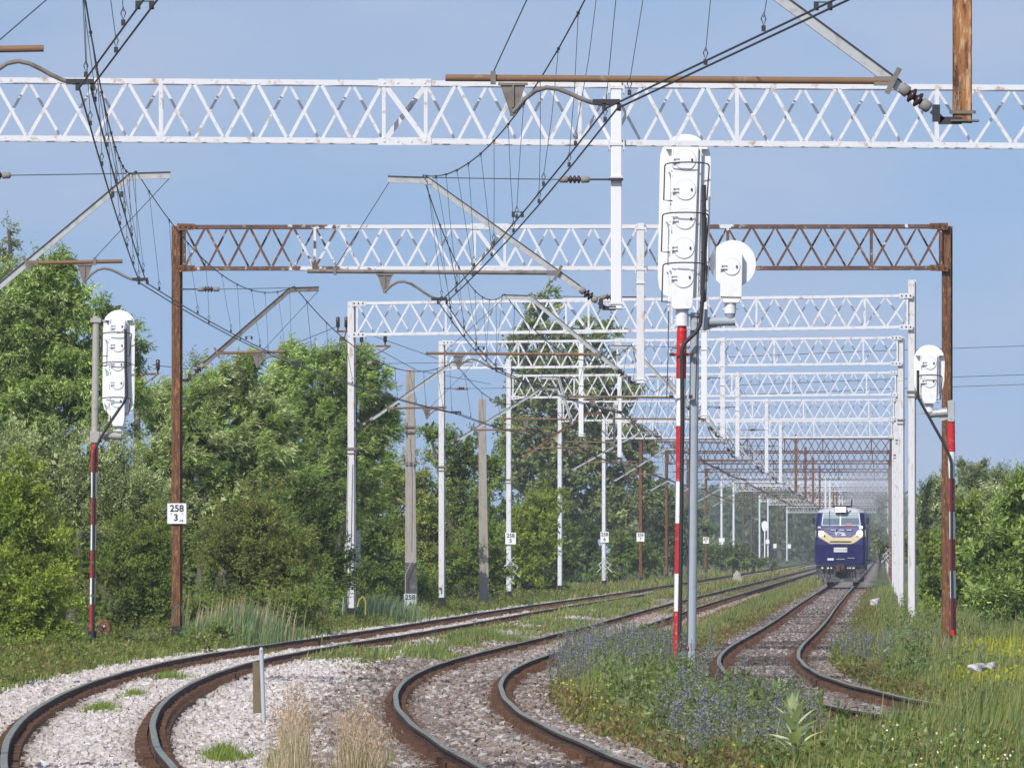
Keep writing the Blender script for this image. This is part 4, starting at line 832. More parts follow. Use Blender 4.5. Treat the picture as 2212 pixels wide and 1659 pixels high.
# lights
for x, r in ((-1.16, .145), (1.17, .17)):
    b = LM(); z = 3.19; b.tube([(x, yf(z)+.05, z), (x, yf(z)-.05, z)], [r+.05, r+.035], 20); h = b.build('headlight', CREAM, loco)
    b = LM(); b.tube([(x, yf(z)-.05, z), (x, yf(z)-.075, z)], [r, r*.8], 20); b.build('lens', LAMP, h)
b = LM(); b.box((0, yf(4.6)-.22, 4.64), (.72, .5, .34), 0); t_ = b.build('top_lamp', ROOF, loco, bevel=.05)
b = LM(); b.box((-.0, yf(4.6)-.478, 4.64), (.56, .02, .27), 0); b.build('lens', LAMPW, t_)
for x in (-1.30, 1.24):
    b = LM(); b.box((x, yf(3.55)-.02, 3.56), (.17, .08, .11)); b.build('marker_lamp', LAMPW if x > 0 else PLT, loco)
for x, z in ((-.97, 3.02), (1.04, 3.02)):
    b = LM(); b.tube([(x, yf(z)-.02, z), (x, yf(z)-.05, z)], .055, 10); b.build('buffer_lamp', UND, loco)
b = LM()
for x in (-.44, .06, .52): b.bar((x-.16, yf(3.42)-.07, 3.40), (x+.16, yf(3.42)-.07, 3.40), .04, .05)
for x in (-.66, -.22, .26, .70): b.box((x, yf(3.42)-.03, 3.395), (.07, .08, .06), 1)
b.build('handrail', [PLT, UND], loco)
def ltext(body, x, z, size, parent, m, eps, sx=1):
    o = text(body, (0, 0, 0), size, parent, m, .004); o.location = Vector(Lp(x, yf(z)-eps, z))-root_loc(parent); o.rotation_euler = (R_(90)-math.atan(.22 if z > 2.5 else 0), 0, -TH); o.scale = (sx, 1, 1); return o
b = LM()
for z0, z1, xa, xc in ((3.055, 3.125, .33, .30), (3.15, 3.20, .28, .25), (3.225, 3.26, .24, .22)): facepoly(b, [(.05, z0), (xa, z0), (xc, z1), (.05, z1)], .022)
b.build('emblem_stripes', PLT, loco); ltext('УЗ', -.16, 3.155, .34, loco, PLT, .024, .92)
b = LM(); facepoly(b, [(-.41, 2.05), (.41, 2.05), (.41, 2.33), (-.41, 2.33)], .03); npl = b.build('number_plate', PLT, loco, bevel=.01); ltext('ТЭ33АС-2005', 0, 2.19, .135, npl, mat('plate_grey_ink', (.25,.26,.28), .6), .034)
b = LM()
for x in (-1.0, .98): b.box((x, -.002, 1.95), (.012, .012, 1.1))
b.box((0, -.002, 2.45), (2.7, .012, .012)); b.box((0, -.002, 1.42), (2.7, .012, .014)); b.build('panel_seam', UND, loco)
b = LM(); b.box((-.60, -.02, 1.62), (.38, .05, .13)); b.build('plate', PLT, loco)
b = LM(); b.box((-.0, -.015, 1.63), (.60, .05, .12), 1); b.box((-.0, -.05, 1.63), (.5, .03, .02)); b.box((.66, -.02, 1.70), (.45, .05, .02)); b.box((.5, -.02, 2.36), (.35, .05, .02), 1); b.box((.5, -.02, 2.02), (.45, .05, .02), 1); b.build('grab_rail', [PLT, UND], loco)
# mirrors, side doors and steps
for s_ in (-1, 1):
    b = LM(); b.box((s_*1.64, .9, 3.95), (.18, .12, .42)); b.bar((s_*1.5, .9, 4.1), (s_*1.64, .9, 4.1), .03, .03); b.build('mirror', UND, loco, bevel=.02)
    b = LM(); b.bar((s_*1.58, 1.6, 1.6), (s_*1.58, 1.6, 3.5), .03, .03); b.bar((s_*1.60, 2.5, 1.6), (s_*1.60, 2.5, 3.5), .03, .03); b.bar((s_*1.62, 3, 2.3), (s_*1.62, 20, 2.3), .03, .03); b.box((s_*1.56, 11.5, 1.55), (.14, 17, .10)); b.build('side_handrail', UND, loco)
    b = LM()
    for q in range(4): b.box((s_*1.46, 1.4+.0*q, .45+.24*q), (.24, .5, .04))
    b.box((s_*1.36, 1.13, .8), (.03, .04, .9)); b.box((s_*1.36, 1.67, .8), (.03, .04, .9)); b.build('steps', GREYP, loco)
# plough, coupler, hoses, bogies
b = LM(); 
vs = [(-1.49, .02, 1.27), (1.49, .02, 1.27), (1.47, .06, .72), (1.05, -.30, .24), (-.92, -.30, .24), (-1.45, .06, .72)]
b.add(vs+[(x, y+.10, z) for x, y, z in vs], [(0, 1, 2, 5), (5, 2, 3, 4), (7, 6, 11, 8), (8, 11, 10, 9), (0, 5, 11, 6), (1, 7, 8, 2), (5, 4, 10, 11), (2, 8, 9, 3), (4, 3, 9, 10), (0, 6, 7, 1)]); b.box((0, -.02, 1.20), (2.9, .10, .10), 1)
b.build('snow_plough', [GREYP, UND], loco)
b = LM(); b.box((.02, -.25, 1.06), (.62, .5, .52), 1); b.box((-.14, -.52, 1.06), (.22, .30, .40)); b.box((.14, -.5, 1.12), (.20, .24, .30)); b.box((.0, -.05, .78), (.7, .3, .3), 1); b.build('coupler', [mat('coupler_rust', (.09,.045,.035), .85, var=.2), UND], loco, bevel=.03)
for x in (-1.1, -.76, -.56, .44, .60, .80):
    b = LM(); b.box((x, -.12, 1.09), (.13 if abs(x) > .7 else .10, .10, .08), 1); b.tube([(x, -.12, 1.05), (x+.02, -.28, .85), (x+.05*(1 if x > 0 else -1), -.36, .62), (x+.02, -.36, .46)], .028, 6, 0); b.build('brake_hose', [UND, PLT], loco)
b = LM(); b.box((0, 10.5, 1.1), (2.7, 20.5, .38)); b.box((0, 10.5, .62), (2.5, 6, .8))
b.build('underframe', UND, loco)
for yb in (2.6, 4.5, 6.4, 14.6, 16.5, 18.4):
    b = LM()
    for s_ in (-1, 1): b.tube([(s_*.73, yb, .525), (s_*.87, yb, .525)], [.525, .525], 24)
    b.tube([(-.7, yb, .525), (.7, yb, .525)], .1, 8); b.build('wheelset', M['railside'], loco)
# ------------------------------------------------------------------ exhaust smoke behind the cab roof
import bmesh
bm = bmesh.new()
for cx, cy, cz, r in ((.4, 17, 5.4, 1.0), (.9, 20, 6.0, 1.5), (1.5, 24, 6.4, 1.9), (2.4, 28, 6.0, 1.9), (2.9, 31, 4.9, 1.8), (3.2, 34, 3.8, 1.7), (1.6, 30, 5.2, 1.8)):
    m4 = Matrix.Translation(Lp(cx, cy, cz)) @ Matrix.Diagonal((r, r*1.6, r*.9, 1)); bmesh.ops.create_icosphere(bm, subdivisions=3, radius=1, matrix=m4)
me = bpy.data.meshes.new('exhaust_smoke'); bm.to_mesh(me); bm.free()
o = bpy.data.objects.new('exhaust_smoke', me); C.objects.link(o)
rm = o.modifiers.new('blend', 'REMESH'); rm.mode = 'VOXEL'; rm.voxel_size = .22; sm_ = o.modifiers.new('soft', 'SMOOTH'); sm_.iterations = 12; sm_.factor = .6
def volmat(name, col, dens, aniso=0.0):
    m = bpy.data.materials.new(name); m.use_nodes = True; nt = m.node_tree; nt.nodes.clear()
    out = nn(nt, 'ShaderNodeOutputMaterial'); v = nn(nt, 'ShaderNodeVolumePrincipled'); v.inputs['Color'].default_value = c4(col); v.inputs['Density'].default_value = dens; v.inputs['Anisotropy'].default_value = aniso
    nt.links.new(v.outputs[0], out.inputs['Volume']); return m
me.materials.append(volmat('smoke', (.80, .80, .84), .06)); tag(o, 'thin grey exhaust smoke drifting behind the locomotive roof', 'smoke', kind='stuff')
# ------------------------------------------------------------------ air
HAZE = True
if HAZE:
    b = MB(); b.box((40, 1450, 14.5), (900, 3300, 36)); hz = b.build('haze', volmat('air', (.80, .88, 1.0), .00015, .0)); tag(hz, None, None, kind='stuff')
# ------------------------------------------------------------------ foliage
rg = np.random.default_rng(23)
def unit(v): return v/np.maximum(np.linalg.norm(v, axis=-1, keepdims=True), 1e-6)
QUAD = np.array([[0, 1, 2, 3]])
def leafquads(pos, d, nrm, L_, W_):
    s = unit(np.cross(d, nrm))*np.where(rg.random(len(pos)) < .32, -1, 1)[:, None]; m = pos+d*(L_*.45)[:, None]
    V = np.stack([pos, m+s*(W_*.5)[:, None], pos+d*L_[:, None], m-s*(W_*.5)[:, None]], 1)
    return V.reshape(-1, 3)
def twigs(base, d, tl, nl, L_, W_, col, wind, droop, jit=.35):
    n = len(base); t = (np.arange(nl)+.5)/nl
    pos = base[:, None]+d[:, None]*(tl[:, None, None]*t[None, :, None])+rg.normal(0, .03, (n, nl, 3))*(L_/.12)
    ld = unit(d[:, None]*.55+rg.normal(0, .55, (n, nl, 3))+np.array(wind)[None, None]+np.array([0, 0, -droop])[None, None])
    nr = unit(rg.normal(0, .62, (n, nl, 3))+np.array([-.22, -.62, .6])[None, None])
    c = np.repeat(col[:, None], nl, 1)*rg.uniform(.75, 1.25, (n, nl, 1))
    k = n*nl
    return leafquads(pos.reshape(-1, 3), ld.reshape(-1, 3), nr.reshape(-1, 3), L_*rg.uniform(.7, 1.25, k), W_*rg.uniform(.75, 1.25, k)), np.repeat(c.reshape(-1, 3), 4, 0)
NLEAF = [0]
def tree(name, label, cat, Y, lobes, pal, leaf=(.13, .045), dens=42, wind=(.25, 0, .05), droop=.25, group=None, m='leaf', trunk=None, clump=.36, nl=11, fill=1.0, stems=3, spread=.8):
    """lobes (photo column, row, half width, half height) stand at depth Y; leaves grow on twigs in clumps through each lobe"""
    pal = np.array(pal)*np.array([2.1, 1.92, 1.75]); dens = dens*3.1; leaf = (leaf[0]*.92, leaf[1]*.92); VS = []; CS = []; cents = []; sc_ = Y/F
    for li, lb in enumerate(lobes):
        px, py, rx, ry = lb[:4]; dy = lb[4] if len(lb) > 4 else rg.uniform(-.5, .5)
        c = np.array(P(px, py, Y+dy)); rx, rz = rx*sc_, ry*sc_; ryd = max(rx*spread, .5); cents.append(c)
        area = math.pi*rx*rz; nc = max(5, int(area/(clump*clump)*1.15))
        u = unit(rg.normal(0, 1, (nc, 3))); u[:, 1] = np.where(rg.random(nc) < .45, -np.abs(u[:, 1]), u[:, 1]); rad = rg.uniform(.25, 1, nc)**.45*rg.uniform(.82, 1.08, nc)
        cc = c+u*rad[:, None]*np.array([rx, ryd, rz]); cc[:, 2] = np.maximum(cc[:, 2], gz(cc[:, 0], cc[:, 1])+.1)
        mixv = rg.random(nc); ci = rg.integers(0, len(pal), nc); cj = rg.integers(0, len(pal), nc)
        ccol = (pal[ci]*mixv[:, None]+pal[cj]*(1-mixv[:, None]))*rg.uniform(.72, 1.28, (nc, 1))
        nt_ = max(nc*3, int(dens*area)); w_ = rg.integers(0, nc, nt_); cr = clump*rg.uniform(.55, 1.15, nt_)
        off = unit(rg.normal(0, 1, (nt_, 3)))*(rg.random(nt_)**.6*cr)[:, None]*np.array([1, 1, .75])
        b = cc[w_]+off*.7; d = unit(off+u[w_]*cr[:, None]*.6+np.array([wind[0], 0, .25+wind[2]])*clump*.8+rg.normal(0, .08, (nt_, 3)))
        V, c_ = twigs(b, d, cr*rg.uniform(.6, 1.1, nt_), nl, leaf[0], leaf[1], ccol[w_]*rg.uniform(.88, 1.12, (nt_, 1)), wind, droop)
        VS.append(V); CS.append(c_)
        nf = int(nt_*nl*.16*fill); uu = unit(rg.normal(0, 1, (nf, 3)))*rg.uniform(.05, .62, (nf, 1)); b = c+uu*np.array([rx, ryd, rz])
        V = leafquads(b, unit(rg.normal(0, 1, (nf, 3))), unit(rg.normal(0, 1, (nf, 3))), np.full(nf, leaf[0]*2.0), np.full(nf, leaf[0]*1.2)); VS.append(V)
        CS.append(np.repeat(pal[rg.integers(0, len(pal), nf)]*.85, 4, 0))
    V = np.concatenate(VS); c_ = np.concatenate(CS); n = len(V)//4; NLEAF[0] += n
    ce = np.array(cents); bx = float(ce[:, 0].mean()) if trunk is None else SX(trunk, Y); g = float(gz(bx, Y))
    root = thing(name, label, cat, (bx, Y, g), group)
    bulk('foliage' if cat == 'shrub' else 'crown', V, np.arange(n*4).reshape(-1, 4), M[m], c_, root)
    b = MB(); top = ce[:, 2].max(); low = ce[:, 2].min(); rr = random.Random(int(Y+px))
    ht = top-g; r0 = max(.04, min(.28, ht*.018))*(.45 if cat == 'shrub' else 1); main = []
    for q in range(stems):
        ox = (q-(stems-1)/2)*r0*3; tgt = ce[min(len(ce)-1, int((q+.5)/stems*len(ce)))]
        mid = ((bx+ox)*.6+tgt[0]*.4, Y+.2*rr.uniform(-1, 1), g+(tgt[2]-g)*.5); b.tube([(bx+ox, Y, g-.1), mid, tuple(tgt)], [r0, r0*.7, r0*.25], 7); main.append(mid)
    b.build('trunk', M['bark'], root)
    lim = MB()
    for q, t in enumerate(ce):
        s = main[q % len(main)]; lim.tube([s, ((s[0]+t[0])/2+rr.uniform(-.15, .15), (s[1]+t[1])/2, (s[2]+t[2])/2+.1), tuple(t)], [r0*.5, r0*.3, r0*.12], 5)
        for e in range(3):
            p = t+np.array([rr.uniform(-1, 1), rr.uniform(-.6, .3), rr.uniform(-.2, 1)])*lobes[q][2]*sc_*.8; lim.tube([tuple(t), tuple(p)], [r0*.14, r0*.05], 4)
    lim.build('limb', M['bark'], root)
    return root
WIL = [(.075,.115,.030), (.095,.14,.045), (.055,.09,.022), (.11,.15,.06)]
SIL = [(.10,.125,.065), (.13,.155,.085), (.085,.11,.05), (.075,.10,.045)]
YEL = [(.118,.158,.026), (.098,.142,.022), (.14,.178,.036), (.08,.115,.02)]
OLI = [(.082,.105,.028), (.098,.118,.036), (.065,.088,.022), (.085,.115,.03), (.10,.105,.035)]
MED = [(.07,.11,.025), (.09,.13,.032), (.055,.085,.02)]
DRK = [(.040,.068,.018), (.055,.085,.022), (.03,.052,.014)]
POP = [(.060,.088,.035), (.085,.108,.045), (.045,.068,.028), (.10,.12,.055)]
FARG = [(.06,.085,.04), (.075,.10,.05), (.05,.07,.035)]
W1 = dict(leaf=(.18, .032), wind=(.65, 0, .12), droop=.22, m='leafpale', nl=13, dens=34)
gT = 'trees and shrubs left of the tracks'
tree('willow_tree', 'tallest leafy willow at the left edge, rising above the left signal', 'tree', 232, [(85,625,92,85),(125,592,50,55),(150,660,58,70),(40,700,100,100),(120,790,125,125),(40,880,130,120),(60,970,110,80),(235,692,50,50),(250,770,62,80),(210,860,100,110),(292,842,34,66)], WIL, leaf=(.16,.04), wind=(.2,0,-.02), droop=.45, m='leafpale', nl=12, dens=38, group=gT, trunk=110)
tree('birch_tree', 'thin pale birch top at the left picture edge, behind the willow', 'tree', 320, [(12,545,28,42),(2,610,45,60),(20,500,12,14)], SIL, leaf=(.12,.05), dens=16, group=gT, fill=.3)
tree('silver_shrub', 'silvery grey-green shrub mass behind the red and white left mast', 'shrub', 222, [(90,1010,120,95),(215,1010,90,85),(285,1085,95,95),(150,1100,100,80),(360,1110,60,80)], SIL, leaf=(.11,.03), wind=(.15,0,.15), droop=0, m='leafpale', dens=46, group=gT)
tree('yellow_green_shrub', 'bright yellow-green shrub filling the lower left corner of the trees', 'shrub', 184, [(40,1085,85,95),(85,1200,90,110),(20,1290,110,105),(95,1320,78,85),(30,1385,95,52),(135,1392,46,34),(90,1402,70,32)], YEL, leaf=(.10,.045), wind=(.05,0,.1), droop=.05, dens=50, group=gT)
tree('green_shrub', 'mid green shrub between the left signal mast and the rusty leg', 'shrub', 205, [(262,1225,85,105),(320,1285,80,75),(335,1180,70,90),(250,1330,80,60),(330,1350,80,42),(290,1372,60,30),(350,1372,30,24),(160,1370,40,40)], MED+OLI[:2], leaf=(.09,.04), wind=(.05,0,.1), droop=.05, dens=48, group=gT)
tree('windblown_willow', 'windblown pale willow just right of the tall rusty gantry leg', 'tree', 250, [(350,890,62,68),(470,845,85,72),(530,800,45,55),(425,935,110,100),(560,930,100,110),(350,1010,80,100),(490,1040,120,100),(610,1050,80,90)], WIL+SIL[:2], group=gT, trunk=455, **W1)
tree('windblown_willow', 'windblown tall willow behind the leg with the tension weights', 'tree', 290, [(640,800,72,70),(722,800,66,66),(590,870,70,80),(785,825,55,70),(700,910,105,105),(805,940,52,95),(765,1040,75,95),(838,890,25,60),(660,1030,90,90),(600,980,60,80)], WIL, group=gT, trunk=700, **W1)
tree('olive_shrub', 'olive-brown rounded shrub between the rusty leg and the first white leg', 'shrub', 218, [(560,1130,100,90),(620,1215,100,90),(480,1185,75,80),(540,1260,100,70)], OLI, leaf=(.085,.038), wind=(.08,0,.1), droop=.05, dens=50, group=gT)
tree('dark_shrub', 'dark green shrub left of the first white gantry leg', 'shrub', 240, [(690,1150,55,95),(725,1240,45,85),(660,1085,55,50)], DRK+MED[:1], leaf=(.10,.05), dens=44, group=gT)
tree('low_green_shrub', 'low green shrub behind the reeds, left of the black-footed leg', 'shrub', 216, [(665,1290,58,58),(610,1315,70,50),(600,1345,40,24),(500,1325,60,45),(430,1325,50,50),(640,1342,46,24)], MED+OLI[:2], leaf=(.08,.04), dens=46, group=gT)
tree('green_shrub', 'leafy shrub between the first white leg and the concrete 258/4 pole', 'shrub', 300, [(805,1180,65,100),(835,1270,60,55),(800,1090,55,65),(900,1270,50,50)], MED+WIL[:1], leaf=(.12,.055), dens=30, group=gT)
tree('light_green_tree', 'light yellowish green young tree behind the concrete 258/4 pole', 'tree', 318, [(905,1075,55,100),(850,1050,42,80),(930,1160,52,90),(880,1180,60,70)], [(.11,.14,.035),(.13,.155,.05),(.09,.12,.03)], leaf=(.13,.05), dens=30, group=gT)
tree('slender_tree', 'slender spiky young tree between the two concrete poles', 'tree', 362, [(985,1040,52,100),(1030,1110,52,90),(965,960,22,60),(928,935,14,45),(1010,980,25,50),(1065,1010,28,60)], MED+WIL[1:2], leaf=(.15,.06), dens=22, group=gT)
tree('green_shrub', 'bushy shrub around the plain concrete pole foot', 'shrub', 338, [(1000,1220,62,72),(1060,1235,45,52),(960,1260,35,35),(1040,1160,50,50)], MED+YEL[3:], leaf=(.12,.06), dens=28, group=gT)
tree('lime_shrub', 'lime green shrub between the 258/5 leg and the next white leg', 'shrub', 398, [(1150,1150,62,80),(1185,1095,38,48),(1140,1225,48,45),(1090,1180,40,60)], YEL, leaf=(.14,.07), dens=22, group=gT)
tree('tall_poplar', 'tall dark poplar rising behind the white lattice beams', 'tree', 600, [(1150,695,38,52),(1178,652,22,22),(1245,745,58,52),(1292,718,36,26),(1130,790,38,75),(1220,850,100,85),(1325,850,52,52),(1180,960,100,85),(1300,960,80,85),(1383,965,28,40),(1220,1060,85,75),(1330,1035,48,52),(1245,1150,62,75),(1120,890,44,60),(1400,1010,30,40),(1150,1060,60,60),(1310,1110,60,60),(1110,970,46,60),(1285,800,52,44),(1385,1050,34,50),(1165,800,52,55)], [(.09,.12,.05),(.11,.14,.06),(.07,.10,.038),(.13,.155,.075)], leaf=(.30,.22), dens=5.2, clump=.8, nl=11, wind=(.1,0,0), droop=.1, group=gT, trunk=1235, stems=2, fill=.5)
tree('dark_shrub', 'dark shadowy bush beneath the tall poplar', 'shrub', 585, [(1270,1185,50,75),(1230,1230,40,40),(1195,1180,30,70)], DRK, leaf=(.18,.11), dens=14, clump=.55, group=gT)
tree('green_shrub', 'rounded bush between the 258/6 and 258/7 signs', 'shrub', 560, [(1345,1190,42,55),(1385,1215,45,35),(1300,1235,35,28)], MED, leaf=(.2,.12), dens=13, clump=.55, group=gT)
tree('grey_green_tree', 'hazy grey-green bushy tree behind the brown 258/7 leg', 'tree', 660, [(1400,1110,52,55),(1445,1120,45,60),(1430,1180,60,45),(1490,1150,40,60)], FARG+POP[:1], leaf=(.26,.15), dens=9, clump=.7, group=gT)
tree('low_green_shrub', 'low bush at the foot of the last brown leg', 'shrub', 780, [(1545,1200,40,24),(1590,1205,40,24),(1510,1190,30,30),(1640,1215,30,12)], MED+FARG[:1], leaf=(.24,.15), dens=10, clump=.7, group=gT)
tree('bramble_shrub', 'low ragged bramble bank between the yellow-green shrub and the ballast', 'shrub', 178, [(30,1402,60,30),(110,1400,55,26),(160,1402,26,18)], MED+YEL[:2]+OLI[:1], leaf=(.085,.045), dens=40, clump=.22, group=gT)
tree('bramble_shrub', 'low ragged bramble bank between the rusty box and the rusty leg foot', 'shrub', 181, [(268,1392,34,20),(320,1388,46,24),(425,1380,40,22),(480,1372,50,18)], MED+OLI[:2]+SIL[:1], leaf=(.085,.045), dens=40, clump=.22, group=gT)
TH_ = [(.04,.065,.018),(.05,.075,.022),(.035,.055,.015)]
tree('dense_thicket', 'dense shadowy thicket behind the silvery shrubs at the left edge', 'shrub', 262, [(40,1120,110,130),(180,1150,110,130),(60,1290,120,110),(220,1290,110,100)], TH_, leaf=(.22,.12), dens=14, clump=.6, group=gT)
tree('dense_thicket', 'dense shadowy thicket behind the rusty left gantry leg', 'shrub', 275, [(330,1130,100,130),(460,1160,100,120),(340,1280,110,95),(480,1280,110,90)], TH_, leaf=(.22,.12), dens=14, clump=.6, group=gT)
tree('dense_thicket', 'dense shadowy thicket between the rusty leg and the concrete pole', 'shrub', 320, [(600,1180,100,120),(720,1170,100,120),(840,1180,90,100),(650,1270,110,70),(800,1270,110,60)], TH_, leaf=(.22,.12), dens=14, clump=.6, group=gT)
tree('dense_thicket', 'dense shadowy thicket between the two concrete poles and the poplar', 'shrub', 420, [(930,1190,90,90),(1050,1180,90,90),(1150,1190,80,80),(960,1250,100,40),(1100,1245,100,40)], TH_+MED[:1], leaf=(.26,.15), dens=11, clump=.7, group=gT)
gR = 'trees and shrubs right of the tracks'
tree('dense_thicket', 'dense shadowy thicket behind the bright shrub at the right', 'shrub', 470, [(2000,1180,45,60),(2080,1170,70,70),(2170,1170,70,70),(2060,1215,80,40),(2170,1220,80,40)], MED+FARG, leaf=(.26,.15), dens=11, clump=.7, group=gR)
tree('grey_willow', 'soft grey-green willow mass behind the right signal, nearest the white legs', 'tree', 420, [(2008,1075,32,48),(2050,1062,45,45),(2030,1135,52,65),(2075,1120,45,60),(1995,1140,22,60)], SIL+FARG, leaf=(.2,.06), dens=20, clump=.5, m='leafpale', group=gR)
tree('grey_willow', 'soft green willow mass rising at the right picture edge', 'tree', 450, [(2090,1055,42,48),(2150,1052,55,42),(2205,1055,40,45),(2140,1110,75,55),(2077,1008,10,16)], MED+SIL[:2], leaf=(.2,.07), dens=20, clump=.5, group=gR)
tree('spruce_tree', 'small dark spruce tip above the right-hand willows', 'tree', 640, [(2121,1012,9,26),(2121,1040,16,22)], DRK, leaf=(.2,.06), dens=26, clump=.4, group=gR, stems=1)
tree('silver_shrub', 'pale silvery shrub above the bright green one at the right', 'shrub', 330, [(2120,1090,42,34),(2165,1075,40,34)], [(.14,.165,.10),(.11,.135,.075)], leaf=(.12,.035), dens=34, m='leafpale', group=gR)
tree('bright_shrub', 'bright green broad-leaved shrub just right of the right-hand signal', 'shrub', 270, [(2088,1115,42,58),(2068,1170,46,50),(2112,1178,40,52),(2015,1180,34,46),(2030,1225,44,36),(2095,1235,44,34),(2060,1250,50,30),(2040,1290,46,40),(2090,1295,46,40),(2010,1270,34,40)], [(.10,.145,.03),(.125,.17,.042),(.075,.112,.024)], leaf=(.12,.085), dens=30, wind=(.05,0,.1), droop=.1, group=gR)
tree('near_willow_shrub', 'large dark willow shrub at the right picture edge', 'shrub', 222, [(2185,1105,52,66),(2210,1050,36,42),(2165,1190,52,72),(2205,1245,45,60),(2135,1230,36,56),(2215,1160,40,60),(2170,1290,54,44),(2120,1180,30,44),(2150,1320,50,36),(2205,1320,50,40),(2100,1285,34,36)], [(.08,.12,.032),(.10,.145,.046),(.06,.095,.024)], leaf=(.17,.034), wind=(.15,0,.05), droop=.25, m='leafpale', dens=32, group=gR)
tree('far_birch', 'hazy pale birch close to the right side of the train', 'tree', 720, [(1905,1115,13,55),(1897,1165,18,40),(1912,1185,12,28)], SIL, leaf=(.26,.12), dens=10, clump=.6, group=gR)
# far wood closing the view
VS = []; CS = []
for q in range(520):
    Yq = rg.uniform(1500, 2300); px = rg.uniform(1330, 1990); top = rg.uniform(1042, 1090)+(18 if px > 1700 else 0); h = (HC+(YH-top)/F*Yq); x = SX(px, Yq); r = rg.uniform(2.2, 4.2)
    n = 170; u = unit(rg.normal(0, 1, (n, 3)))*rg.uniform(.5, 1, (n, 1)); b_ = np.array([x, Yq, h*.52])+u*np.array([r, r, h*.5])
    VS.append(leafquads(b_, unit(rg.normal(0, 1, (n, 3))), unit(rg.normal(0, 1, (n, 3))+np.array([0, -.3, .5])), rg.uniform(.9, 1.7, n), rg.uniform(.6, 1.1, n)))
    CS.append(np.repeat(1.8*np.array(FARG)[rg.integers(0, 3, n)]*rg.uniform(.65, 1.1), 4, 0))
V = np.concatenate(VS); o = bulk('far_wood', V, np.arange(len(V)).reshape(-1, 4), M['leaf'], np.concatenate(CS)); tag(o, 'distant dark wood closing the view beyond the gantries', 'wood', kind='stuff')
# ------------------------------------------------------------------ grasses and herbs
def blades(X, Y, h, wd, col, lean=(.12, 0), curl=.25, zoff=0.0):
    n = len(X); z = gz(X, Y)+zoff; th = rg.random(n)*6.283; ld = np.stack([np.cos(th), np.sin(th)], -1)*(curl*h*rg.uniform(.2, 1, n))[:, None]+np.array(lean)[None]*h[:, None]
    sx = np.cos(rg.normal(0, .6, n))*wd*.5; sy = np.sin(rg.normal(0, .6, n))*wd*.5
    p0 = np.stack([X, Y, z-.03], -1); p1 = p0+np.stack([ld[:, 0]*.28, ld[:, 1]*.28, h*.55], -1); p2 = p0+np.stack([ld[:, 0], ld[:, 1], h*(1-.25*rg.random(n)*curl)], -1)
    s = np.stack([sx, sy, 0*sx], -1)
    V = np.stack([p0-s, p0+s, p1+s*.8, p1-s*.8, p2], 1).reshape(-1, 3); i = np.arange(n)[:, None]*5
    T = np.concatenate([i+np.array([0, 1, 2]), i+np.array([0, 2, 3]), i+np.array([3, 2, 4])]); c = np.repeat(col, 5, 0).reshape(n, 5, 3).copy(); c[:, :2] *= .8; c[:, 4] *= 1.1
    return V, T, c.reshape(-1, 3)
def field(name, label, X, Y, h, wd, col, parent=None, stuff=True, m='grass', **kw):
    V, T, c = blades(X, Y, h, wd, col, **kw); o = bulk(name, V, T, M[m], c, parent)
    if stuff: tag(o, label, 'grass', kind='stuff')
    return o
def herbs(X, Y, h, r, col, L_=.07, W_=.032, n=14):
    """low leafy plants: leaves scattered through a small dome"""
    k = len(X); z = gz(X, Y); u = rg.normal(0, .5, (k, n, 3)); u[..., 2] = rg.random((k, n))**.8
    pos = np.stack([X, Y, z], -1)[:, None]+u*np.stack([r, r, h], -1)[:, None]
    d = unit(rg.normal(0, .7, (k, n, 3))+np.array([.1, 0, .45])); nr = unit(rg.normal(0, .6, (k, n, 3))+np.array([-.2, -.6, .6]))
    c = np.repeat(col[:, None], n, 1)*rg.uniform(.75, 1.25, (k, n, 1)); q = k*n
    return leafquads(pos.reshape(-1, 3), d.reshape(-1, 3), nr.reshape(-1, 3), L_*rg.uniform(.6, 1.4, q), W_*rg.uniform(.7, 1.3, q)), np.repeat(c.reshape(-1, 3), 4, 0)
def herbfield(name, label, X, Y, h, r, col, **kw):
    V, c = herbs(X, Y, h, r, col, **kw); o = bulk(name, V, np.arange(len(V)).reshape(-1, 4), M['leaf'], c); tag(o, label, 'weeds', kind='stuff'); return o
def pick(pal, n, lo=.75, hi=1.25): return np.array([1.62, 1.5, 1.3])*np.array(pal)[rg.integers(0, len(pal), n)]*rg.uniform(lo, hi, (n, 1))
GG = [(.105,.15,.040), (.13,.17,.055), (.085,.125,.032), (.15,.18,.075)]; GS = [(.24,.21,.10), (.20,.19,.085), (.30,.26,.15), (.17,.17,.07)]
BR = [(.11,.08,.042), (.10,.095,.036), (.15,.115,.06), (.095,.068,.04), (.09,.105,.032)]; YF = [(.29,.29,.025), (.23,.25,.03), (.18,.22,.03)]
GB = [(.085,.13,.065), (.11,.15,.08), (.10,.16,.07)]
DRYS = [(.30,.25,.16), (.25,.19,.12), (.34,.29,.2), (.20,.14,.09)]
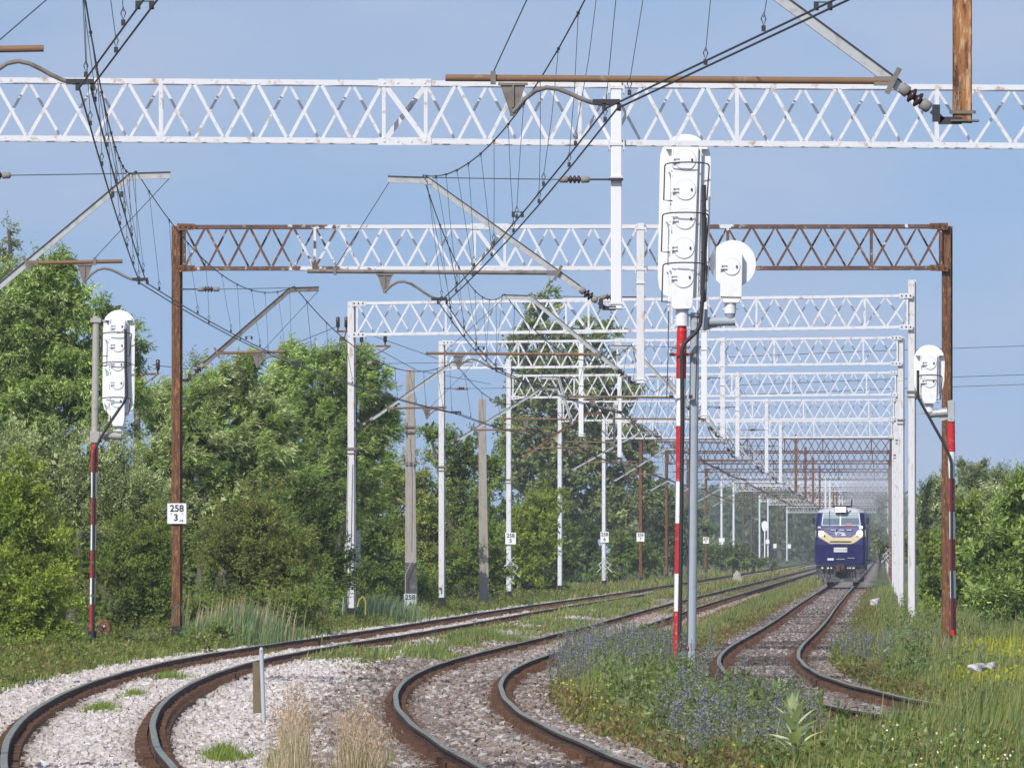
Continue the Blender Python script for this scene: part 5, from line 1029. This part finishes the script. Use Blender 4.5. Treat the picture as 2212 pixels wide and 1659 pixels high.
# left verge under the shrubs
n = 26000; Y = scatter(n, 120, 480); X = xL(Y)-2.1-np.abs(rg.normal(0, 2.2, n)); k = vnoise(X, Y, 1.2, 12)+.5*sst(2.2, 3.4, xL(Y)-X) > .38; X, Y = X[k], Y[k]
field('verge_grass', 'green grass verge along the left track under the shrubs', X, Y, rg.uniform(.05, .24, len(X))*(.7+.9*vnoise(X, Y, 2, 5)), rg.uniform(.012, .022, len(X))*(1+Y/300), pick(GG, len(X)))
n = 7500; Y = scatter(n, 120, 480); X = xL(Y)-2.4-np.abs(rg.normal(0, 2.0, n))
herbfield('verge_weeds', 'leafy weeds at the foot of the left shrubs', X, Y, rg.uniform(.06, .34, n)*(.35+1.1*vnoise(X, Y, 1.6, 77)), rg.uniform(.15, .3, n), pick(MED+OLI+OLI+YEL[:1]+BR[:2]+GS[1:2], n), L_=.085, W_=.036, n=18)
# between the left and middle tracks
n = 26000; Y = scatter(n, 150, 620, 1.4); t = rg.random(n); X = xL(Y)+1.15+t*(xM(Y)-xL(Y)-2.3); k = (vnoise(X*2, Y*.16, 1.5, 21)+.25*sst(170, 300, Y) > .70-.12*sst(240, 330, Y)); X, Y = X[k], Y[k]
field('median_grass', 'patchy grass between the left and middle tracks', X, Y, rg.uniform(.08, .24, len(X))*(.6+vnoise(X, Y, 4, 8)), rg.uniform(.014, .024, len(X))*(1+Y/300), pick(GG+GS[:1]+GB, len(X)))
n = 900; Y = scatter(n, 150, 520); X = xL(Y)+1.3+rg.random(n)*(xM(Y)-xL(Y)-2.6); k = vnoise(X*2, Y*.16, 1.5, 27) > .55; X, Y = X[k], Y[k]; n = len(X)
herbfield('median_weeds', 'low brownish weeds between the left and middle tracks', X, Y, rg.uniform(.08, .26, n), rg.uniform(.12, .3, n), pick(MED+BR, n), L_=.07, W_=.03)
n = 900; Y = scatter(n, 300, 700); X = np.where(rg.random(n) < .5, xL(Y), xM(Y))+rg.normal(0, .3, n)
herbfield('track_weeds', 'sparse weeds growing between far rails', X, Y, rg.uniform(.06, .16, n), rg.uniform(.15, .4, n), pick(OLI+BR, n))
# verge between the middle and right tracks, widening to the foreground meadow
def verge(n, y0, y1, pw=1.6, a=1.65, b=1.65, ymax_x=9.5):
    Y = scatter(n, y0, y1, pw); lo = xM(Y)+a; hi = np.where(Y > 104, xR(Y)-b, xM(Y)+11.5); X = lo+rg.random(n)*(hi-lo); k = (X < (2300-CX)/F*Y) & ~((np.abs(X-2.95) < .5) & (np.abs(Y-86.2) < 1.7)); return X[k], Y[k]
X, Y = verge(62000, 79, 480); um, ur = X-xM(Y), X-xR(Y); e1 = sst(1.5, 2.6, um); e2 = np.where(Y > 104, sst(1.6, 2.4, -ur), 1); nz = vnoise(X, Y, 1.7, 31)
h = rg.uniform(.22, .52, len(X))*(.25+.75*e1*e2)*(.65+.7*nz); h *= np.where(Y < 106, np.where(X > 2.6, 1.0, .7)*(1+.65*sst(4.0, 5.0, X)*sst(90, 97, Y)), 1); h *= 1+.55*sst(122, 134, Y)*sst(182, 168, Y)*sst(4.6, 3.4, X)
col = pick(GG+GG+GG+GB+GB+GS[:2], len(X)); br = (rg.random(len(X)) < .75*(1-e1*e2))[:, None]; col = np.where(br, pick(BR+GS[:2], len(X)), col)
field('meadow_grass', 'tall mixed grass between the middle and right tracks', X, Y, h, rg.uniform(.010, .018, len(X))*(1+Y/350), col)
X, Y = verge(8200, 80, 480); um, ur = X-xM(Y), X-xR(Y); e1 = sst(1.5, 2.8, um); e2 = np.where(Y > 104, sst(1.6, 2.6, -ur), 1); n = len(X)
col = pick(GG+MED+GB+OLI, n); br = (rg.random(n) < .85*(1-e1*e2)+.08)[:, None]; col = np.where(br, pick(BR, n), col)
herbfield('meadow_weeds', 'leafy green and brown weeds between the middle and right tracks', X, Y, rg.uniform(.15, .42, n)*(.4+.6*e1*e2), rg.uniform(.12, .28, n), col, L_=.085, W_=.034, n=18)
# right of the locomotive track
def rside(n, y0, y1, pw=1.6, a=1.5): Y = scatter(n, y0, y1, pw); X = xR(Y)+a+rg.random(n)*np.maximum((2620-CX)/F*Y-xR(Y)-a, .6); return X, Y
X, Y = rside(84000, 98, 520); ur = X-xR(Y); e = sst(1.4, 3.0, ur); nz = vnoise(X, Y, 1.9, 41)
h = rg.uniform(.30, .78, len(X))*(.22+.78*np.maximum(e, sst(118, 108, Y)))*(.6+.75*nz)*np.where(Y < 170, .8, 1)
col = pick(GG+GG+GS[:2]+GB, len(X)); yl = (rg.random(len(X)) < .62*sst(.45, .6, vnoise(X, Y*.35, 2.2, 44))*sst(.049, .056, X/Y)*(Y < 185))[:, None]; col = np.where(yl, pick(YF, len(X)), col)
br = (rg.random(len(X)) < .7*(1-e))[:, None]; col = np.where(br, pick(BR, len(X)), col)
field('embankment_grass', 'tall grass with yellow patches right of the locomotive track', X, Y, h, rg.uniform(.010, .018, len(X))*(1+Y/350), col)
X, Y = rside(8500, 98, 520); ur = X-xR(Y); e = sst(1.4, 3.2, ur); n = len(X)
col = pick(GG+MED+GB+OLI+SIL, n); br = (rg.random(n) < .8*(1-e)+.05)[:, None]; col = np.where(br, pick(BR+OLI, n), col)
herbfield('embankment_weeds', 'brownish low weeds and green herbs right of the locomotive track', X, Y, rg.uniform(.15, .5, n)*(.35+.65*e), rg.uniform(.12, .3, n), col, L_=.09, W_=.034, n=18)
n = 1000; X, Y = verge(n, 80, 300, a=2.5, b=2.7); field('dead_stems', 'thin straw-coloured dead stems standing in the meadow weeds', X, Y, rg.uniform(.3, .75, len(X)), np.full(len(X), .008)*(1+Y/350), pick(DRYS, len(X)), curl=.2)
n = 1200; X, Y = rside(n, 104, 320, a=2.9); field('dead_stems', 'thin straw-coloured dead stems standing right of the locomotive track', X, Y, rg.uniform(.3, .9, len(X)), np.full(len(X), .008)*(1+Y/350), pick(DRYS, len(X)), curl=.2)
X, Y = rside(1500, 112, 330); k = (X-xR(Y) > 2.6) & ((X < .05*Y) | (Y > 190)); X, Y = X[k], Y[k]; herbfield('tall_herbs', 'tall grey-green leafy herbs right of the locomotive track', X, Y, rg.uniform(.45, 1.0, len(X)), rg.uniform(.08, .16, len(X)), pick(SIL+GB+MED, len(X)), L_=.11, W_=.03, n=34)
X, Y = verge(1300, 99, 185); k = (X-xM(Y) > 2.3) & (xR(Y)-X > 1.9); X, Y = X[k], Y[k]; herbfield('tall_herbs', 'tall grey-green leafy herbs round the signal masts', X, Y, rg.uniform(.35, .8, len(X)), rg.uniform(.08, .16, len(X)), pick(SIL+GB+MED+MED, len(X)), L_=.11, W_=.032, n=34)
n = 16000; Y = scatter(n, 380, 1000, 1.2); s_ = rg.random(n); X = np.where(s_ < .35, xL(Y)-1.9-np.abs(rg.normal(0, 2.2, n)), np.where(s_ < .65, xL(Y)+1.4+rg.random(n)*1.5, xM(Y)+1.6+rg.random(n)*2.1))
field('far_grass', 'hazy grass strips beside the distant tracks', X, Y, rg.uniform(.15, .45, n), .02*Y/200, pick(GG+GS[:2]+BR[:2], n))
# small flowers in the meadow
def specks(name, label, X, Y, zlo, zhi, col, size):
    n = len(X); pos = np.stack([X, Y, gz(X, Y)+rg.uniform(zlo, zhi, n)], -1); V = leafquads(pos, unit(rg.normal(0, 1, (n, 3))*np.array([1, .3, .5])), unit(rg.normal(0, .3, (n, 3))+np.array([0, -1, .5])), size*rg.uniform(.7, 1.3, n), size*rg.uniform(.7, 1.2, n))
    o = bulk(name, V, np.arange(n*4).reshape(-1, 4), M['petal'], np.repeat(col, 4, 0)); tag(o, label, 'flowers', kind='stuff')
X, Y = verge(170, 80, 101); k = X > 3.4; X, Y = X[k], Y[k]
specks('white_flowers', 'tiny white flowers in the right foreground grass', X, Y, .22, .42, pick([(.70,.71,.68)], len(X), .8, 1.1), .03)
X, Y = verge(420, 80, 135); specks('yellow_flowers', 'tiny yellow flowers dotted through the foreground grass', X, Y, .15, .4, pick([(.5,.42,.02),(.42,.40,.05)], len(X)), .026)
X, Y = rside(3400, 118, 185); k = (vnoise(X, Y*.35, 2.2, 44) > .5) & (X > .053*Y); X, Y = X[k], Y[k]; specks('yellow_blossom', 'yellow bedstraw blossom by the right picture edge', X, Y, .3, .55, pick(YF[:2], len(X)), .045)
rg2 = random.Random(9)
# blue-flowering spikes: every clump is a plant group of its own
def bugloss(px, ybase, Y, hpx, wpx, seed, label, nst=11):
    global rg
    save = rg; rg = np.random.default_rng(seed); c = P(px, ybase, Y); n = nst
    X = c.x+rg.normal(0, .5, n)*wpx*Y/F; Yv = Y+rg.normal(0, 1.3, n); h = hpx*Y/F*rg.uniform(.6, 1.08, n); z = gz(X, Yv)
    root = thing('viper_bugloss', label, 'wildflower', (c.x, Y, float(gz(c.x, Y))), 'blue viper bugloss clumps in the meadow')
    VS = []; CS = []; VF = []; CF = []
    for i in range(n):
        b = MB(); ln = rg.normal(0, .09, 2); b.tube([(X[i], Yv[i], z[i]), (X[i]+ln[0]*h[i]*.4, Yv[i]+ln[1]*.3, z[i]+h[i]*.55), (X[i]+ln[0]*h[i], Yv[i]+ln[1]*h[i]*.6, z[i]+h[i])], [.009, .008, .004], 5); b.build('stem', M['leafstem'], root)
        m_ = 26; t = rg.random(m_); a = rg.random(m_)*6.283; pos = np.stack([X[i]+ln[0]*h[i]*t, Yv[i]+ln[1]*h[i]*t*.6, z[i]+h[i]*t], -1); d = unit(np.stack([np.cos(a), np.sin(a), rg.uniform(.2, .9, m_)], -1))
        VS.append(leafquads(pos, d, unit(rg.normal(0, .5, (m_, 3))+np.array([0, -.2, .8])), (.13*(1-.7*t)+.02)*rg.uniform(.7, 1.2, m_), np.full(m_, .018))); CS.append(np.repeat(pick([(.13,.165,.085),(.105,.14,.065),(.15,.18,.11)], m_), 4, 0))
        m_ = 38; t = .38+.58*rg.random(m_); a = rg.random(m_)*6.283; rr__ = .052*(1.15-t)+.014; pos = np.stack([X[i]+ln[0]*h[i]*t+np.cos(a)*rr__, Yv[i]+ln[1]*h[i]*t*.6+np.sin(a)*rr__, z[i]+h[i]*t], -1)
        VF.append(leafquads(pos, unit(rg.normal(0, 1, (m_, 3))), unit(rg.normal(0, .5, (m_, 3))+np.array([0, -1, .4])), rg.uniform(.022, .04, m_), rg.uniform(.016, .028, m_))); CF.append(np.repeat(pick([(.14,.155,.30),(.16,.155,.31),(.12,.14,.25),(.19,.165,.28),(.11,.13,.09)], m_), 4, 0))
    V = np.concatenate(VS); bulk('leaves', V, np.arange(len(V)).reshape(-1, 4), M['leaf'], np.concatenate(CS), root)
    V = np.concatenate(VF); bulk('blossom', V, np.arange(len(V)).reshape(-1, 4), M['petal'], np.concatenate(CF), root); rg = save
M['leafstem'] = mat('herb_stem', (.10,.13,.06), .7, var=.15)
def gy_(py, z=-.28): return F*(HC-z)/(py-YH)
sd = 100; 
for q in range(38):
    Y = rg2.uniform(130, 172); px = CX+(float(xM(Y))+1.9+rg2.random()*2.0)*F/Y; sd += 1
    bugloss(px, YH+2.4*F/Y, Y, rg2.uniform(110, 160)*134/Y, 60, sd, 'blue-flowered spike clump in the dense patch left of the tall signal mast')
for q in range(20):
    Y = rg2.uniform(93, 114); px = rg2.uniform(1500, 1765)-(114-Y)*2; sd += 1
    bugloss(px, YH+2.4*F/Y, Y, rg2.uniform(110, 165), 48, sd, 'blue-flowered spike clump in the foreground patch before the right track')
for q in range(12):
    Y = rg2.uniform(165, 195); px = rg2.uniform(1850, 2050); sd += 1
    bugloss(px, YH+2.3*F/Y, Y, rg2.uniform(60, 85), 60, sd, 'blue-flowered spike clump in the patch before the right gantry leg')
for px, Y, h_, lb in ((1608, 124, 128, 'tallest blue spike standing before the locomotive track'), (1640, 122, 110, 'tall blue spike right of the tallest one before the track'), (2112, 150, 92, 'dark slim spike plant right of the right-hand signal foot'), (2155, 140, 70, 'lone blue spike among yellow weeds above the white stone'), (2175, 128, 66, 'lone blue spike at the right beside the white stones')):
    sd += 1; bugloss(px, YH+2.35*F/Y, Y, h_, 4, sd, lb, 3)
# mullein rosette
YM = 87.0; c = P(1716, 1630, YM); root = thing('mullein_plant', 'large pale green mullein with broad upright leaves in the foreground grass', 'plant', tuple(c))
b = MB(); b.tube([tuple(c), P(1714, 1560, YM), P(1712, 1500, YM)], [.03, .025, .008], 8); b.build('stem', M['leafstem'], root)
M['mullein'] = leafmat('mullein_leaf', .25, 1.05, .8, .15)
def bigleaf(p, ang, tilt, L_, W_, bend):
    n = 7; V = []; d0 = np.array([math.cos(ang)*math.cos(tilt), math.sin(ang)*math.cos(tilt), math.sin(tilt)]); s = np.array([-math.sin(ang), math.cos(ang), 0]); pos = np.array(p, float); dd = d0.copy()
    for k in range(n+1):
        t = k/n; wv = W_*math.sin(math.pi*min(1, .10+.9*t)**.8)*.5*(1 if k < n else .05); up = np.cross(dd, s)
        V += [pos-s*wv+up*wv*.35, pos.copy(), pos+s*wv+up*wv*.35]; pos = pos+dd*L_/n; dd = dd+np.array([0, 0, -bend/n]); dd /= np.linalg.norm(dd)
    Fq = [(k*3+j, k*3+j+1, k*3+j+4, k*3+j+3) for k in range(n) for j in (0, 1)]
    cc = np.tile(np.array([.50, .57, .27])*rg2.uniform(.85, 1.15), (len(V), 1)); cc[1::3] = [.58, .64, .38]
    return bulk('leaf', np.array(V), np.array(Fq), M['mullein'], cc, root, smooth=True)
for q in range(19):
    t = q/18; bigleaf(tuple(Vector(c).lerp(P(1713, 1505, YM), .08+.8*t)), q*2.4, .5+.75*t, .40*(1-.62*t)+.05, .125*(1-.5*t), .6*(1-t))
bigleaf(P(1700, 1618, YM-.3), 3.0, .75, .24, .085, .5); bigleaf(P(1735, 1605, YM-.2), .3, .7, .24, .08, .5)
# dry grass tufts and green horsetail in the ballast
def tuft(name, label, cat, px, py, Y, wpx, hpx, n, pal, wd, grp, curl=.3, seed=1, m='grass'):
    X = SX(px, Y)+rg.normal(0, .46, n)*wpx*Y/F; Yv = Y+rg.normal(0, 1.1, n); h = hpx*Y/F*rg.uniform(.15, 1.0, n)**.8*(1-.45*np.minimum(1, np.abs(X-SX(px, Y))/(wpx*Y/F)))
    root = thing(name, label, cat, (SX(px, Y), Y, float(gz(SX(px, Y), Y))), grp)
    if name == 'dry_grass_tuft':
        k = h > .5*h.max(); m_ = int(k.sum())*3; ii = rg.choice(np.where(k)[0], m_); pos = np.stack([X[ii]+.04*h[ii]+rg.normal(0, .05, m_), Yv[ii], gz(X[ii], Yv[ii])+h[ii]*rg.uniform(.8, 1.08, m_)], -1); Vh = leafquads(pos, unit(rg.normal(0, .35, (m_, 3))+np.array([.1, 0, 1])), unit(rg.normal(0, .3, (m_, 3))+np.array([0, -1, .2])), rg.uniform(.03, .07, m_), rg.uniform(.006, .012, m_)); oo = bulk('seed_head', Vh, np.arange(m_*4).reshape(-1, 4), M[m], np.repeat(pick([(.36,.28,.21),(.30,.23,.18)], m_), 4, 0), root); oo['kind'] = 'stuff'
    oo = field('blades', None, X, Yv, h, np.full(n, wd), pick(pal, n), parent=root, stuff=False, curl=curl, lean=(.04, 0), m=m); oo['kind'] = 'stuff'; return root
DRY = [(.34,.30,.235), (.29,.25,.19), (.38,.345,.285), (.23,.19,.14), (.30,.27,.20)]; HT = [(.10,.15,.03), (.12,.17,.04), (.085,.13,.027)]
r_ = tuft('dry_grass_tuft', 'tall straw-coloured dry grass tuft just right of the marker post', 'dry grass', 630, 1668, 87, 58, 215, 420, DRY, .0075, 'dry grass tufts in the ballast', curl=.42); tuft('dry_grass_tuft', 'shorter brown dry grass tuft between the post and the middle track', 'dry grass', 765, 1665, 88, 60, 165, 380, DRY+BR[:1], .0075, 'dry grass tufts in the ballast', curl=.42)
tuft('dry_grass_tuft', 'thin loose dry stalks at the lower right of the brown tuft', 'dry grass', 815, 1662, 88, 40, 100, 160, DRY, .009, 'dry grass tufts in the ballast')
for px, py, wp, hp, lb in ((366, 1478, 52, 34, 'wide green tuft in the ballast nearest the left rail bend'), (290, 1516, 36, 30, 'small green tuft between two larger ones inside the left track'), (262, 1520, 20, 18, 'tiny green tuft left of the small one inside the left track'), (218, 1550, 50, 38, 'bushy green tuft low at the left inside the left track'), (482, 1634, 44, 62, 'bushy green tuft in the foreground left of the dry grass'), (538, 1626, 17, 34, 'small round green tuft left of the dry grass'), (594, 1640, 14, 60, 'upright bright green tuft at the foot of the dry grass'), (632, 1668, 40, 40, 'bright green tuft at the bottom picture edge below the dry grass'), (575, 1420, 40, 22, 'green tuft behind the marker post inside the left track'), (500, 1432, 26, 14, 'thin green tuft near the left rail behind the post'), (842, 1640, 14, 34, 'small green tuft beside the brown dry grass')):
    Y = gy_(py, -.18); tuft('horsetail_tuft', lb, 'plant', px, py, Y, wp, hp, int(90+wp*hp*.28), HT, .012, 'green horsetail tufts in the ballast', curl=.45)
for px, py, wp, hp, lb in ((820, 1428, 90, 26, 'broad bright green patch beyond the pale gravel heap'), (930, 1426, 50, 44, 'grey-green bushy patch between left and middle tracks'), (1050, 1390, 120, 40, 'green patch reaching toward the blue flowers'), (985, 1405, 60, 30, 'mixed green patch in the gravel between left and middle tracks')):
    Y = gy_(py, -.15); tuft('grass_patch', lb, 'grass patch', px, py, Y, wp, hp, int(300+wp*hp*.3), HT+GB+GG if 'bright' not in lb else HT, .016, 'green patches between the left and middle tracks', curl=.5)
# reeds by the rusty leg
n = 2600; X = SX(rg.normal(505, 55, n), 198.); Y = np.full(n, 198.)+rg.normal(0, 2.5, n); h = rg.uniform(.35, .95, n)*(1-.5*np.minimum(1, np.abs(X-SX(520, 198))/1.3)); k = h > .1
field('reeds', 'blue-green reed bed with pale plumes right of the rusty leg', X[k], Y[k], h[k]+.2, np.full(k.sum(), .02), pick([(.10,.16,.085),(.13,.19,.11),(.09,.14,.06)], k.sum()), lean=(.15, 0), curl=.2)
n = 260; X = SX(rg.normal(505, 48, n), 197.); Y = np.full(n, 197.)+rg.normal(0, 1.5, n)
field('dry_reeds', 'pale brown dry reed stalks above the green reeds', X, Y, rg.uniform(.7, 1.35, n), np.full(n, .018), pick([(.34,.29,.22),(.28,.23,.18),(.40,.35,.28)], n), lean=(.1, 0), curl=.1)
n = 900; X = SX(rg.normal(815, 40, n), 258.); Y = np.full(n, 258.)+rg.normal(0, 2.5, n)
field('reeds', 'smaller reed patch beside the yellow hose', X, Y, rg.uniform(.4, 1.0, n), np.full(n, .025), pick([(.10,.16,.10),(.12,.17,.11)], n), lean=(.12, 0), curl=.2)
b = MB()
for q in range(7):
    x1, y1 = 235+rg2.uniform(0, 14), 1280+q*9; b.tube([P(213, 1262+q, 188.3), P(x1, y1, 188.1), P(x1+rg2.uniform(20, 62), y1+rg2.uniform(6, 34), 188)], [.007, .005, .0025], 4)
o = b.build('dead_branch', M['bark']); tag(o, 'bare dead twigs leaning right of the left signal mast', 'branch')
print('leaves', NLEAF[0])
